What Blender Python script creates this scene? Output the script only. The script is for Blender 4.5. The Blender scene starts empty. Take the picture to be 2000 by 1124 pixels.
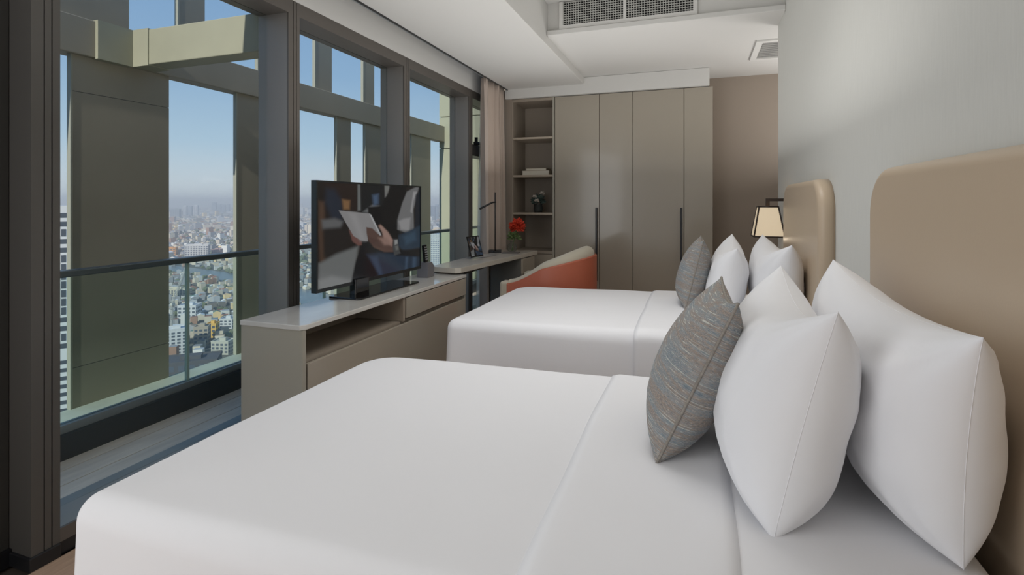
import bpy, bmesh, math, random
import numpy as np
from mathutils import Vector, Matrix, noise
random.seed(7); rng = np.random.default_rng(7)
PI = math.pi
scene = bpy.context.scene
COL = scene.collection

# ------------------------------------------------------------------ camera, sky, sun, lamps, exposure
H = 1.30                       # camera height over the room floor
YAW = math.radians(19.34)
SN, CS = math.sin(YAW), math.cos(YAW)
cam_d = bpy.data.cameras.new('camera'); cam = bpy.data.objects.new('camera', cam_d); COL.objects.link(cam)
cam.location = (0, 0, H); cam.rotation_euler = (PI/2, 0, YAW)
cam_d.sensor_width = 36; cam_d.lens = 1020/2000*36; cam_d.shift_y = -167/2000
cam_d.clip_start = .05; cam_d.clip_end = 30000
scene.camera = cam

w = bpy.data.worlds.new('sky'); scene.world = w; w.use_nodes = True
nt = w.node_tree; nt.nodes.clear()
wo = nt.nodes.new('ShaderNodeOutputWorld'); bg = nt.nodes.new('ShaderNodeBackground')
tc = nt.nodes.new('ShaderNodeTexCoord'); sx = nt.nodes.new('ShaderNodeSeparateXYZ'); rp = nt.nodes.new('ShaderNodeValToRGB')
nt.links.new(tc.outputs['Generated'], sx.inputs[0]); nt.links.new(sx.outputs['Z'], rp.inputs[0])
nt.links.new(rp.outputs[0], bg.inputs[0]); nt.links.new(bg.outputs[0], wo.inputs[0])
def lin(c):
    return tuple(((x/255)/12.92 if x/255 <= .04045 else ((x/255+.055)/1.055)**2.4) for x in c)
el = rp.color_ramp.elements
el[0].position = 0; el[0].color = (*lin((204, 214, 220)), 1)
el[1].position = 1; el[1].color = (*lin((84, 122, 182)), 1)
for p, c in ((.03, (204, 216, 224)), (.10, (172, 199, 220)), (.22, (140, 174, 208)), (.42, (118, 154, 198))):
    e = el.new(p); e.color = (*lin(c), 1)
bg.inputs[1].default_value = 1.0

def sun_lamp(travel, strength, color, angle):
    d = bpy.data.lights.new('sun', 'SUN'); d.energy = strength; d.color = color; d.angle = math.radians(angle)
    o = bpy.data.objects.new('sun', d); COL.objects.link(o)
    o.rotation_euler = Vector(travel).to_track_quat('-Z', 'Y').to_euler(); return o
sun_lamp((-.06, 1, -.62), 3.4, (1, .95, .87), .6)

def area(name, loc, direction, sx_, sy_, power, color=(1, 1, 1), spread=180):
    d = bpy.data.lights.new(name, 'AREA'); d.shape = 'RECTANGLE'; d.size = sx_; d.size_y = sy_
    d.energy = power; d.color = color; d.spread = math.radians(spread)
    o = bpy.data.objects.new(name, d); COL.objects.link(o); o.location = loc
    o.rotation_euler = Vector(direction).to_track_quat('-Z', 'Y').to_euler(); return o
area('rear_daylight', (-.9, -2.9, 1.45), (.0, 1, 0), 2.8, 2.2, 14, (1, .99, .98))  # added fill in front of the closed rear wall, no window behind it
area('uplight', (-.8, .2, 1.75), (0, 0, 1), 2.3, 2.4, 6, (1, .99, .97))  # added fill floating near the camera, aimed up to brighten the ceiling
area('uplight', (-.8, 3.4, 1.60), (0, 0, 1), 2.3, 3.4, 23, (1, .99, .97))  # added fill floating above the beds, bounced off the ceiling
area('ceiling_lamp', (-.6, 2.5, 2.88), (-.1, .1, -1), .9, 1.5, 17, (1, .985, .96), 120)  # added downward fill for the beds, out of view and without a fitting
area('window_daylight', (-2.15, -.35, 1.4), (1, .35, 0), 2.7, 2.1, 49, (.97, .985, 1))  # added fill before the solid near wall, strengthens light from the window side
area('corridor_uplight', (1.5, 5.2, 1.6), (-.2, 0, 1), .8, .8, 18, (1, .98, .95))  # added upward fill that brightens the corridor recess

scene.view_settings.view_transform = 'Standard'; scene.view_settings.look = 'None'
scene.view_settings.exposure = 0; scene.view_settings.gamma = 1; scene.view_settings.use_curve_mapping = False
cy = scene.cycles
cy.use_denoising = True; cy.max_bounces = 7; cy.diffuse_bounces = 4; cy.glossy_bounces = 3
cy.transmission_bounces = 4; cy.transparent_max_bounces = 12; cy.volume_bounces = 0
cy.caustics_reflective = False; cy.caustics_refractive = False; cy.sample_clamp_indirect = 6

# ------------------------------------------------------------------ helpers
def ray(u, v):
    t = (u-1000)/1020; s = (395-v)/1020
    return Vector((CS*t-SN, SN*t+CS, s))
def on_x(u, v, X): r = ray(u, v); return r*(X/r.x)+Vector((0, 0, H))
def on_y(u, v, Y): r = ray(u, v); return r*(Y/r.y)+Vector((0, 0, H))
def on_z(u, v, Z): r = ray(u, v); return r*((Z-H)/r.z)+Vector((0, 0, H))

MATS = {}
def mat(name, rgb, rough=.6, metal=0, spec=.5, bump=0, bscale=60, var=0, vscale=8, stretch=(1, 1, 1), coat=0, sheen=0, emit=None, es=0, trans=0, lum=None):
    if name in MATS: return MATS[name]
    m = bpy.data.materials.new(name); m.use_nodes = True; n = m.node_tree.nodes; L = m.node_tree.links
    b = n['Principled BSDF']; c = (*lin(rgb), 1)
    b.inputs['Base Color'].default_value = c; b.inputs['Roughness'].default_value = rough
    b.inputs['Metallic'].default_value = metal; b.inputs['Specular IOR Level'].default_value = spec
    b.inputs['Coat Weight'].default_value = coat; b.inputs['Coat Roughness'].default_value = .08
    b.inputs['Sheen Weight'].default_value = sheen
    if trans: b.inputs['Transmission Weight'].default_value = trans
    if emit: b.inputs['Emission Color'].default_value = (*lin(emit), 1); b.inputs['Emission Strength'].default_value = es
    if bump or var:
        t = n.new('ShaderNodeTexCoord'); mp = n.new('ShaderNodeMapping'); mp.inputs['Scale'].default_value = stretch
        L.new(t.outputs['Object'], mp.inputs[0])
    if var:
        nz = n.new('ShaderNodeTexNoise'); nz.inputs['Scale'].default_value = vscale; nz.inputs['Detail'].default_value = 5
        L.new(mp.outputs[0], nz.inputs[0]); r = n.new('ShaderNodeValToRGB')
        r.color_ramp.elements[0].position = .3; r.color_ramp.elements[1].position = .7
        r.color_ramp.elements[0].color = tuple(x*(1-var) for x in c[:3])+(1,); r.color_ramp.elements[1].color = tuple(min(1, x*(1+var)) for x in c[:3])+(1,)
        L.new(nz.outputs[0], r.inputs[0]); L.new(r.outputs[0], b.inputs['Base Color'])
    if bump:
        nz = n.new('ShaderNodeTexNoise'); nz.inputs['Scale'].default_value = bscale; nz.inputs['Detail'].default_value = 4
        L.new(mp.outputs[0], nz.inputs[0]); bp = n.new('ShaderNodeBump'); bp.inputs['Strength'].default_value = bump; bp.inputs['Distance'].default_value = .01
        L.new(nz.outputs[0], bp.inputs['Height']); L.new(bp.outputs[0], b.inputs['Normal'])
    MATS[name] = m; return m

WLOC = {}
def link(name, me, m=None, parent=None, label=None, cat=None, group=None, kind=None, smooth=False, center=True):
    if len(me.vertices) and center:
        co = np.empty(len(me.vertices)*3); me.vertices.foreach_get('co', co); co = co.reshape(-1, 3)
        c = (co.min(0)+co.max(0))/2; c[2] = co[:, 2].min(); me.vertices.foreach_set('co', (co-c).ravel())
    else: c = np.zeros(3)
    o = bpy.data.objects.new(name, me); COL.objects.link(o)
    WLOC[o.name] = Vector(c)
    if parent: o.parent = parent; o.location = Vector(c)-WLOC[parent.name]
    else: o.location = Vector(c)
    if m: me.materials.append(m)
    if smooth: me.polygons.foreach_set('use_smooth', [True]*len(me.polygons))
    tag(o, label, cat, group, kind); me.update(); return o
def tag(o, label=None, cat=None, group=None, kind=None):
    if label: o['label'] = label
    if cat: o['category'] = cat
    if group: o['group'] = group
    if kind: o['kind'] = kind
    return o
def thing(name, loc, label=None, cat=None, group=None, kind=None):
    o = bpy.data.objects.new(name, None); COL.objects.link(o); o.location = loc; o.empty_display_size = .1
    WLOC[o.name] = Vector(loc); return tag(o, label, cat, group, kind)
def mesh(name, v, f):
    me = bpy.data.meshes.new(name); me.from_pydata([tuple(p) for p in v], [], f); return me
def bmm(name, bm):
    me = bpy.data.meshes.new(name); bm.to_mesh(me); bm.free(); return me
def addbox(bm, x0, x1, y0, y1, z0, z1):
    vs = [bm.verts.new((x, y, z)) for x in (x0, x1) for y in (y0, y1) for z in (z0, z1)]
    for q in ((0, 1, 3, 2), (4, 6, 7, 5), (0, 4, 5, 1), (2, 3, 7, 6), (0, 2, 6, 4), (1, 5, 7, 3)):
        bm.faces.new([vs[i] for i in q])
def box(name, x0, x1, y0, y1, z0, z1, m, parent=None, bev=0, seg=2, **k):
    x0, x1 = sorted((x0, x1)); y0, y1 = sorted((y0, y1)); z0, z1 = sorted((z0, z1))
    bm = bmesh.new(); addbox(bm, x0, x1, y0, y1, z0, z1)
    if bev: bmesh.ops.bevel(bm, geom=bm.edges[:], offset=bev, segments=seg, affect='EDGES', profile=.5)
    return link(name, bmm(name, bm), m, parent, smooth=False, **k)
def boxes(name, L_, m, parent=None, **k):
    bm = bmesh.new()
    for b in L_: addbox(bm, *b)
    return link(name, bmm(name, bm), m, parent, **k)
def prism(name, pts, z0, z1, m, parent=None, bev=0, axis='z', **k):
    bm = bmesh.new()
    def P(a, b, c): return (a, b, c) if axis == 'z' else ((c, a, b) if axis == 'x' else (a, c, b))
    lo = [bm.verts.new(P(a, b, z0)) for a, b in pts]; hi = [bm.verts.new(P(a, b, z1)) for a, b in pts]
    bm.faces.new(lo[::-1]); bm.faces.new(hi); n = len(pts)
    for i in range(n): bm.faces.new((lo[i], lo[(i+1) % n], hi[(i+1) % n], hi[i]))
    bmesh.ops.recalc_face_normals(bm, faces=bm.faces[:])
    if bev: bmesh.ops.bevel(bm, geom=bm.edges[:], offset=bev, segments=2, affect='EDGES', profile=.5)
    return link(name, bmm(name, bm), m, parent, **k)
def tube(name, pts, r, m, parent=None, seg=10, closed=False, **k):
    pts = [Vector(p) for p in pts]; n = len(pts); rs = r if isinstance(r, (list, tuple)) else [r]*n
    V, F = [], []; up = None
    for i, p in enumerate(pts):
        a = pts[(i-1) % n] if closed or i else p; b = pts[(i+1) % n] if closed or i < n-1 else p
        t = (b-a).normalized()
        if up is None: up = Vector((0, 0, 1)) if abs(t.z) < .9 else Vector((1, 0, 0))
        sd = t.cross(up).normalized(); up = sd.cross(t).normalized()
        for j in range(seg):
            q = 2*PI*j/seg; V.append(p+(sd*math.cos(q)+up*math.sin(q))*rs[i])
    for i in range(n if closed else n-1):
        for j in range(seg):
            F.append((i*seg+j, i*seg+(j+1) % seg, ((i+1) % n)*seg+(j+1) % seg, ((i+1) % n)*seg+j))
    if not closed: F += [tuple(range(seg))[::-1], tuple((n-1)*seg+j for j in range(seg))]
    return link(name, mesh(name, V, F), m, parent, smooth=True, **k)
def lathe(name, prof, c, m, parent=None, seg=32, **k):
    V, F = [], []
    for r, z in prof:
        for j in range(seg):
            q = 2*PI*j/seg; V.append((c[0]+r*math.cos(q), c[1]+r*math.sin(q), c[2]+z))
    for i in range(len(prof)-1):
        for j in range(seg): F.append((i*seg+j, i*seg+(j+1) % seg, (i+1)*seg+(j+1) % seg, (i+1)*seg+j))
    if prof[0][0] > 1e-4: F.append(tuple(range(seg))[::-1])
    if prof[-1][0] > 1e-4: F.append(tuple((len(prof)-1)*seg+j for j in range(seg)))
    return link(name, mesh(name, V, F), m, parent, smooth=True, **k)
def rrect(x0, x1, y0, y1, r, n=8):
    """rounded rectangle outline; r = radius or four radii (x1y1, x0y1, x0y0, x1y0)"""
    rr = r if isinstance(r, (tuple, list)) else (r,)*4; P = []
    for (cx, cy_, a0, q) in ((x1, y1, 0, rr[0]), (x0, y1, PI/2, rr[1]), (x0, y0, PI, rr[2]), (x1, y0, 1.5*PI, rr[3])):
        sx_ = -1 if cx == x1 else 1; sy_ = -1 if cy_ == y1 else 1
        for i in range(n+1):
            a = a0+PI/2*i/n; P.append((cx+sx_*q+q*math.cos(a), cy_+sy_*q+q*math.sin(a)))
    return P

# ------------------------------------------------------------------ materials
M_floor = mat('oak_floor', (178, 152, 132), .38, var=.12, vscale=9, stretch=(9, 1, 1), bump=.08, bscale=30)
M_plaster = mat('white_plaster', (212, 211, 208), .8, bump=.02, bscale=90)
M_ceil = mat('ceiling_paint', (208, 207, 204), .85, bump=.015, bscale=60)
M_wallp = mat('pale_wallpaper', (208, 208, 203), .75, bump=.12, bscale=60, var=.018, vscale=40, stretch=(1, 3, .25))
M_taupe = mat('taupe_wall', (150, 138, 126), .6, bump=.02, bscale=60)
M_rear = mat('rear_wall', (196, 190, 182), .8)
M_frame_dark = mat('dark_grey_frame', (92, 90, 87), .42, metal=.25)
M_frame = mat('bronze_grey_frame', (146, 142, 138), .42, metal=.25, bump=.01, bscale=200)
M_frame_in = mat('dark_bronze_frame', (104, 99, 94), .42, metal=.25)
M_sill = mat('sill_metal', (150, 156, 157), .5, metal=.2)
M_black = mat('black_trim', (30, 31, 34), .35)
M_dark = mat('near_black_plastic', (22, 22, 24), .3)
M_glossblk = mat('gloss_black', (14, 14, 16), .06, spec=.6)
M_lacq = mat('beige_lacquer', (164, 156, 143), .2, spec=.4, coat=.25)
M_lacq_in = mat('taupe_laminate', (154, 143, 130), .45)
M_lacq_side = mat('grey_beige_lacquer', (166, 162, 150), .25)
M_marble = mat('marble_top', (206, 204, 199), .14, var=.07, vscale=3, stretch=(2, 1, 1), coat=.3)
M_deskwood = mat('pale_desk_laminate', (192, 186, 176), .25, var=.04, vscale=12, stretch=(1, .2, 1))
M_edge = mat('beige_edge', (158, 148, 132), .3)
M_greypanel = mat('grey_panel', (104, 102, 98), .5)
M_sheet = mat('white_cotton', (233, 233, 236), .85, sheen=.25, bump=.05, bscale=25)
M_pillow = mat('white_pillow_cotton', (234, 234, 237), .85, sheen=.25, bump=.22, bscale=5, stretch=(1, 1.6, .6))
M_leather = mat('satin_bronze_leather', (192, 173, 150), .36, spec=.5, bump=.03, bscale=260)
M_orange = mat('orange_leather', (178, 98, 74), .42, bump=.03, bscale=220)
M_cream = mat('cream_boucle', (190, 183, 166), .9, sheen=.3, bump=.25, bscale=220)
M_curtain = mat('mauve_beige_curtain', (198, 182, 170), .85, sheen=.3, bump=.04, bscale=300)
M_deck = mat('balcony_tile', (232, 220, 202), .6, var=.10, vscale=7, stretch=(3, .6, 1), bump=.03)
M_curb = mat('dark_curb', (66, 70, 72), .45)
M_ledge = mat('pale_concrete', (170, 176, 165), .8, var=.12, vscale=4)
M_fin = mat('olive_metal_cladding', (158, 150, 134), .5, var=.05, vscale=1.5)
M_fin_edge = mat('pale_cladding_edge', (160, 160, 146), .5)
M_beam = mat('sage_painted_beam', (164, 162, 142), .6, var=.08, vscale=2.5)
M_rail = mat('dark_handrail', (104, 112, 114), .35, metal=.4)
M_basefab = mat('bed_base_fabric', (96, 88, 80), .9)

def glass_mat(name, tint, gl=.08):
    m = bpy.data.materials.new(name); m.use_nodes = True; n = m.node_tree.nodes; L = m.node_tree.links; n.clear()
    o = n.new('ShaderNodeOutputMaterial'); mx = n.new('ShaderNodeMixShader'); tr = n.new('ShaderNodeBsdfTransparent'); g = n.new('ShaderNodeBsdfGlossy')
    fr = n.new('ShaderNodeLayerWeight'); fr.inputs[0].default_value = gl
    tr.inputs[0].default_value = (*tint, 1); g.inputs['Roughness'].default_value = .01
    mul = n.new('ShaderNodeMath'); mul.operation = 'MULTIPLY'; mul.inputs[1].default_value = .5
    L.new(fr.outputs['Fresnel'], mul.inputs[0]); L.new(mul.outputs[0], mx.inputs[0]); L.new(tr.outputs[0], mx.inputs[1]); L.new(g.outputs[0], mx.inputs[2]); L.new(mx.outputs[0], o.inputs[0])
    return m
M_glass = glass_mat('window_glass', (.97, .985, .98))
M_bal = glass_mat('balustrade_glass', (.90, .96, .945))
M_vase = glass_mat('vase_glass', (.94, .96, .955), .22)

# tweed cushion fabric: woven blue grey / brown yarns with pale slubs, laid out in the cloth's own uv
def tweed(name, seed):
    m = bpy.data.materials.new(name); m.use_nodes = True; n = m.node_tree.nodes; L = m.node_tree.links; b = n['Principled BSDF']
    uv = n.new('ShaderNodeTexCoord')
    def nz(sc, loc, det=2):
        mp = n.new('ShaderNodeMapping'); mp.inputs['Scale'].default_value = sc; mp.inputs['Location'].default_value = (loc+seed, loc*2, seed)
        t = n.new('ShaderNodeTexNoise'); t.inputs['Scale'].default_value = 1; t.inputs['Detail'].default_value = det
        L.new(uv.outputs['UV'], mp.inputs[0]); L.new(mp.outputs[0], t.inputs[0]); return t.outputs[0]
    def ramp(src, stops):
        r = n.new('ShaderNodeValToRGB'); e = r.color_ramp.elements
        e[0].position, e[0].color = stops[0][0], (*lin(stops[0][1]), 1); e[1].position, e[1].color = stops[-1][0], (*lin(stops[-1][1]), 1)
        for p, c in stops[1:-1]: x = e.new(p); x.color = (*lin(c), 1)
        L.new(src, r.inputs[0]); return r.outputs[0]
    def mix(f, a, b_, fac=None, typ='MIX'):
        x = n.new('ShaderNodeMix'); x.data_type = 'RGBA'; x.blend_type = typ
        if f is None: x.inputs[0].default_value = fac
        else: L.new(f, x.inputs[0])
        for s, i in ((a, 6), (b_, 7)):
            if isinstance(s, tuple): x.inputs[i].default_value = (*lin(s), 1)
            else: L.new(s, x.inputs[i])
        return x.outputs[2]
    base = ramp(nz((2.4, 16, 1), 3, 4), [(.34, (118, 146, 162)), (.45, (146, 160, 168)), (.55, (158, 144, 134)), (.66, (134, 152, 162))])
    yarn = ramp(nz((70, 260, 1), 11, 1), [(.3, (88, 90, 96)), (.46, (150, 152, 152)), (.56, (168, 138, 114)), (.7, (206, 206, 200))])
    c = mix(None, base, yarn, .5)
    slub = ramp(nz((5, 120, 1), 23, 2), [(.6, (0, 0, 0)), (.66, (255, 255, 255))])
    c = mix(slub, c, (206, 206, 198))
    ck = n.new('ShaderNodeTexBrick'); ck.inputs['Scale'].default_value = 1; ck.inputs['Mortar Size'].default_value = .02
    mp = n.new('ShaderNodeMapping'); mp.inputs['Scale'].default_value = (95, 110, 1); L.new(uv.outputs['UV'], mp.inputs[0]); L.new(mp.outputs[0], ck.inputs[0])
    ck.inputs['Brick Width'].default_value = .9; ck.inputs['Row Height'].default_value = .45
    ck.inputs['Color1'].default_value = (1, 1, 1, 1); ck.inputs['Color2'].default_value = (.8, .8, .8, 1); ck.inputs['Mortar'].default_value = (.5, .5, .5, 1)
    c = mix(None, c, ck.outputs[0], .75, 'MULTIPLY')
    L.new(c, b.inputs['Base Color']); b.inputs['Roughness'].default_value = .9
    bp = n.new('ShaderNodeBump'); bp.inputs['Strength'].default_value = .6; bp.inputs['Distance'].default_value = .002
    L.new(ck.outputs[0], bp.inputs['Height']); L.new(bp.outputs[0], b.inputs['Normal']); return m
M_tweed = tweed('tweed_fabric', 0)
M_pipe = mat('tweed_piping', (142, 136, 128), .9, var=.2, vscale=150)

def attr_mat(name, rough=.7, emit=0, spec=.3):
    m = bpy.data.materials.new(name); m.use_nodes = True; n = m.node_tree.nodes; L = m.node_tree.links; b = n['Principled BSDF']
    a = n.new('ShaderNodeAttribute'); a.attribute_name = 'Col'; L.new(a.outputs['Color'], b.inputs['Base Color'])
    b.inputs['Roughness'].default_value = rough; b.inputs['Specular IOR Level'].default_value = spec
    if emit:
        b.inputs['Base Color'].default_value = (.01, .01, .01, 1); L.remove(b.inputs['Base Color'].links[0])
        L.new(a.outputs['Color'], b.inputs['Emission Color']); b.inputs['Emission Strength'].default_value = emit
    return m
M_city = attr_mat('city_walls_and_roofs', .9, spec=.05)
M_screen = attr_mat('lit_screen', .12, emit=.72)

# ------------------------------------------------------------------ THE CITY
GZ = -120.0
PAL = [((205, 203, 198), 'white'), ((196, 186, 168), 'cream'), ((150, 150, 152), 'grey'), ((150, 120, 104), 'brown'), ((188, 176, 160), 'cream'), ((172, 174, 178), 'grey'), ((120, 116, 112), 'grey'), ((214, 190, 146), 'yellow')]
PAL = PAL[:7]*2+PAL[:3]*2+PAL[7:]
ROOF = [(158, 160, 163), (138, 138, 140), (182, 184, 186), (140, 96, 82), (128, 92, 80), (108, 124, 134), (112, 132, 120), (200, 200, 200), (98, 98, 98), (150, 136, 118), (170, 150, 130)]
RIV = [(-1.35, 1500, 150), (-1.0, 1180, 120), (-.7, 980, 95), (-.62, 930, 95), (-.55, 850, 100), (-.49, 770, 105), (-.41, 680, 110), (-.3, 600, 110), (-.12, 540, 110), (.1, 500, 110)]
RT, RD, RW = map(np.array, zip(*RIV))
def wpos(t, d): return (CS*t-SN)*d, (SN*t+CS)*d
g = box('ground', -9500, 2500, -2500, 9500, GZ-2, GZ, mat('city_ground', (112, 112, 104), .95, spec=.05, var=.18, vscale=.02), kind='structure', center=False)
# river ribbon
V, F = [], []
tt = np.linspace(-1.35, .1, 70)
for t in tt:
    d = np.interp(t, RT, RD); ww = np.interp(t, RT, RW)
    for q in (-.5, .5):
        x, y = wpos(t, d+q*ww+8*math.sin(t*23)); V.append((x, y, GZ+.4))
for i in range(len(tt)-1): F.append((2*i, 2*i+2, 2*i+3, 2*i+1))
link('river', mesh('river', V, F), mat('river_water', (96, 106, 116), .25, spec=.5, var=.15, vscale=.05), kind='structure')

def city_mesh(name, items):
    """items: list of (x, y, w, l, h, ang, wallcol, roofcol, gable)"""
    V, F, C = [], [], []
    for (x, y, w_, l_, h, a, wc, rc, gb, _) in items:
        ca, sa = math.cos(a), math.sin(a); i0 = len(V)
        def P(p, q, z): return (x+ca*p-sa*q, y+sa*p+ca*q, GZ+z)
        for z in (0, h):
            for p, q in ((-w_/2, -l_/2), (w_/2, -l_/2), (w_/2, l_/2), (-w_/2, l_/2)): V.append(P(p, q, z))
        for k in range(4): F.append((i0+k, i0+(k+1) % 4, i0+4+(k+1) % 4, i0+4+k)); C.append(wc)
        if gb:
            V.append(P(0, -l_/2, h+w_*.22)); V.append(P(0, l_/2, h+w_*.22))
            F += [(i0+4, i0+5, i0+8), (i0+6, i0+7, i0+9), (i0+5, i0+6, i0+9, i0+8), (i0+7, i0+4, i0+8, i0+9)]; C += [wc, wc, rc, rc]
        else:
            F.append((i0+4, i0+5, i0+6, i0+7)); C.append(rc)
            if w_ > 9:  # stair hut on the flat roof
                j = len(V); px, qy = w_*.2, l_*.18
                for z in (h, h+2.2):
                    for p, q in ((px-1.6, qy-1.6), (px+1.6, qy-1.6), (px+1.6, qy+1.6), (px-1.6, qy+1.6)): V.append(P(p, q, z))
                for k in range(4): F.append((j+k, j+(k+1) % 4, j+4+(k+1) % 4, j+4+k)); C.append(wc)
                F.append((j+4, j+5, j+6, j+7)); C.append(rc)
    me = mesh(name, V, F)
    at = me.color_attributes.new('Col', 'FLOAT_COLOR', 'CORNER')
    data = []
    for c, f in zip(C, F): data += [*c, 1]*len(f)
    at.data.foreach_set('color', data); return me
def jit(c, s=.14):
    k = 1.28*(1+random.uniform(-s, s)); return tuple(min(1, x*k) for x in lin(c))

LM = []   # footprints kept clear for the landmark buildings (x, y, r)
items = []
def free(x, y, r):
    for a, b, q in LM:
        if (x-a)**2+(y-b)**2 < (r+q)**2: return False
    return True
def from_px(u, v, z=GZ): p = on_z(u, v, z); return p.x, p.y
lm_spec = [  # name, label, u centre, v of its foot, width, depth, height, colour, turn, (columns, rows) of windows, cat
 ('apartment_block', 'long white apartment block seen above the glass balustrade rail', 386, 507, 44, 16, 31, (208, 206, 204), .62, (9, 7)),
 ('apartment_block', 'white slab building low beside the crane, left of the balustrade joint', 344, 693, 15, 14, 21, (214, 214, 214), .9, (4, 7)),
 ('warehouse_block', 'dark grey flat roofed hall at the foot of the view below the white slab building', 371, 722, 38, 22, 8, (96, 96, 100), .7, (6, 1)),
 ('yellow_building', 'small yellow walled building right of the balustrade joint', 416, 658, 8, 9, 12, (226, 184, 104), .5, (2, 3)),
 ('apartment_block', 'small white block with blue roof just left of the balustrade joint', 371, 620, 18, 14, 13, (212, 212, 214), .45, (4, 3)),
 ('office_block', 'cream low block behind the river trees at left', 346, 578, 30, 14, 9, (206, 198, 178), .35, (8, 3)),
 ('office_block', 'white flat roofed house right of the yellow building', 447, 640, 12, 12, 9, (208, 208, 208), .35, (3, 3)),
 ('office_block', 'beige mid rise between the yellow building and the balustrade joint', 395, 672, 11, 10, 15, (178, 166, 150), .65, (3, 4)),
 ('office_block', 'orange walled block at left edge of the city strip beside the wide fin', 334, 502, 22, 14, 20, (216, 160, 104), .6, (4, 4)),
 ('office_block', 'pink roofed block right of the long white apartment block', 424, 503, 18, 14, 18, (178, 150, 146), .5, (4, 4)),
 ('office_block', 'grey mid rise with pale bands near the foot of the narrow fin', 436, 690, 14, 10, 10, (190, 188, 176), .3, (4, 3)),
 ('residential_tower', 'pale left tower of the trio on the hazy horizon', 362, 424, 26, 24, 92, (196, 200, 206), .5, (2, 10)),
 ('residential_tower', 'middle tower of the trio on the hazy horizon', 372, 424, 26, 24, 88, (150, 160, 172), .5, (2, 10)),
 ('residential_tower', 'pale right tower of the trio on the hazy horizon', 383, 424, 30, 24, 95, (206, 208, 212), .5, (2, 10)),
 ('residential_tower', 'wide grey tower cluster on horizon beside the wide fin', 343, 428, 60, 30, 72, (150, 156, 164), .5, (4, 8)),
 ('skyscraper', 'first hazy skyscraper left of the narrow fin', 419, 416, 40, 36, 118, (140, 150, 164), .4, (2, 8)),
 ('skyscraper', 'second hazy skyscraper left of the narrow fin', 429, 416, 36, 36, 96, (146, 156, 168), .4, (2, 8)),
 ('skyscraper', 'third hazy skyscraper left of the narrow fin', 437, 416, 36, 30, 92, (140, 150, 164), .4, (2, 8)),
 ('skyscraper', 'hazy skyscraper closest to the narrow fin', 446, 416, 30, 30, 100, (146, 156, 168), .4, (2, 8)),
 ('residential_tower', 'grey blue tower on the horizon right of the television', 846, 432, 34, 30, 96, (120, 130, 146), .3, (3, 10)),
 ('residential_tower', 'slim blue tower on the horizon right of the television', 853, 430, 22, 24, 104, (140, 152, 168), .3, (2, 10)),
]
def tower(name, label, x, y, w_, l_, h, col, a, cr, cat='building', z0=GZ, grid_mat=None):
    t = thing(name, (x, y, z0), label, cat)
    ca, sa = math.cos(a), math.sin(a)
    m = mat('wall_%d_%d_%d' % col, col, .9, spec=.1)
    o = box('wall', -w_/2, w_/2, -l_/2, l_/2, 0, h, m, center=False); o.parent = t
    rb = boxes('parapet', [(-w_/2-.1, w_/2+.1, -l_/2-.1, -l_/2+.5, h, h+.9), (-w_/2-.1, w_/2+.1, l_/2-.5, l_/2+.1, h, h+.9), (-w_/2-.1, -w_/2+.5, -l_/2+.5, l_/2-.5, h, h+.9), (w_/2-.5, w_/2+.1, -l_/2+.5, l_/2-.5, h, h+.9)], m, center=False); rb.parent = t
    hb = box('roof_hut', -w_*.15, w_*.2, -l_*.15, l_*.2, h, h+2.6, m, center=False); hb.parent = t
    nc, nr = cr; L_ = []
    for i in range(nc):
        for j in range(nr):
            cx = (-.5+(i+.5)/nc)*w_; ww = w_/nc*.3; zz = h*(.08+.86*(j+.5)/nr); hh = h/nr*.24
            L_ += [(cx-ww, cx+ww, -l_/2-.12, -l_/2+.1, zz-hh, zz+hh), (cx-ww, cx+ww, l_/2-.1, l_/2+.12, zz-hh, zz+hh)]
            cx *= l_/w_; ww *= l_/w_
            L_ += [(w_/2-.1, w_/2+.12, cx-ww, cx+ww, zz-hh, zz+hh), (-w_/2-.12, -w_/2+.1, cx-ww, cx+ww, zz-hh, zz+hh)]
    wb = boxes('windows', L_, mat('far_window', (92, 100, 112), .3), center=False, kind='stuff'); wb.parent = t
    t.rotation_euler = (0, 0, a); return t
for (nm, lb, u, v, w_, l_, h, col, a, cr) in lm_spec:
    x, y = from_px(u, v); LM.append((x, y, max(w_, l_)*.62)); tower(nm, lb, x, y, w_, l_, h, col, a, cr)

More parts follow.
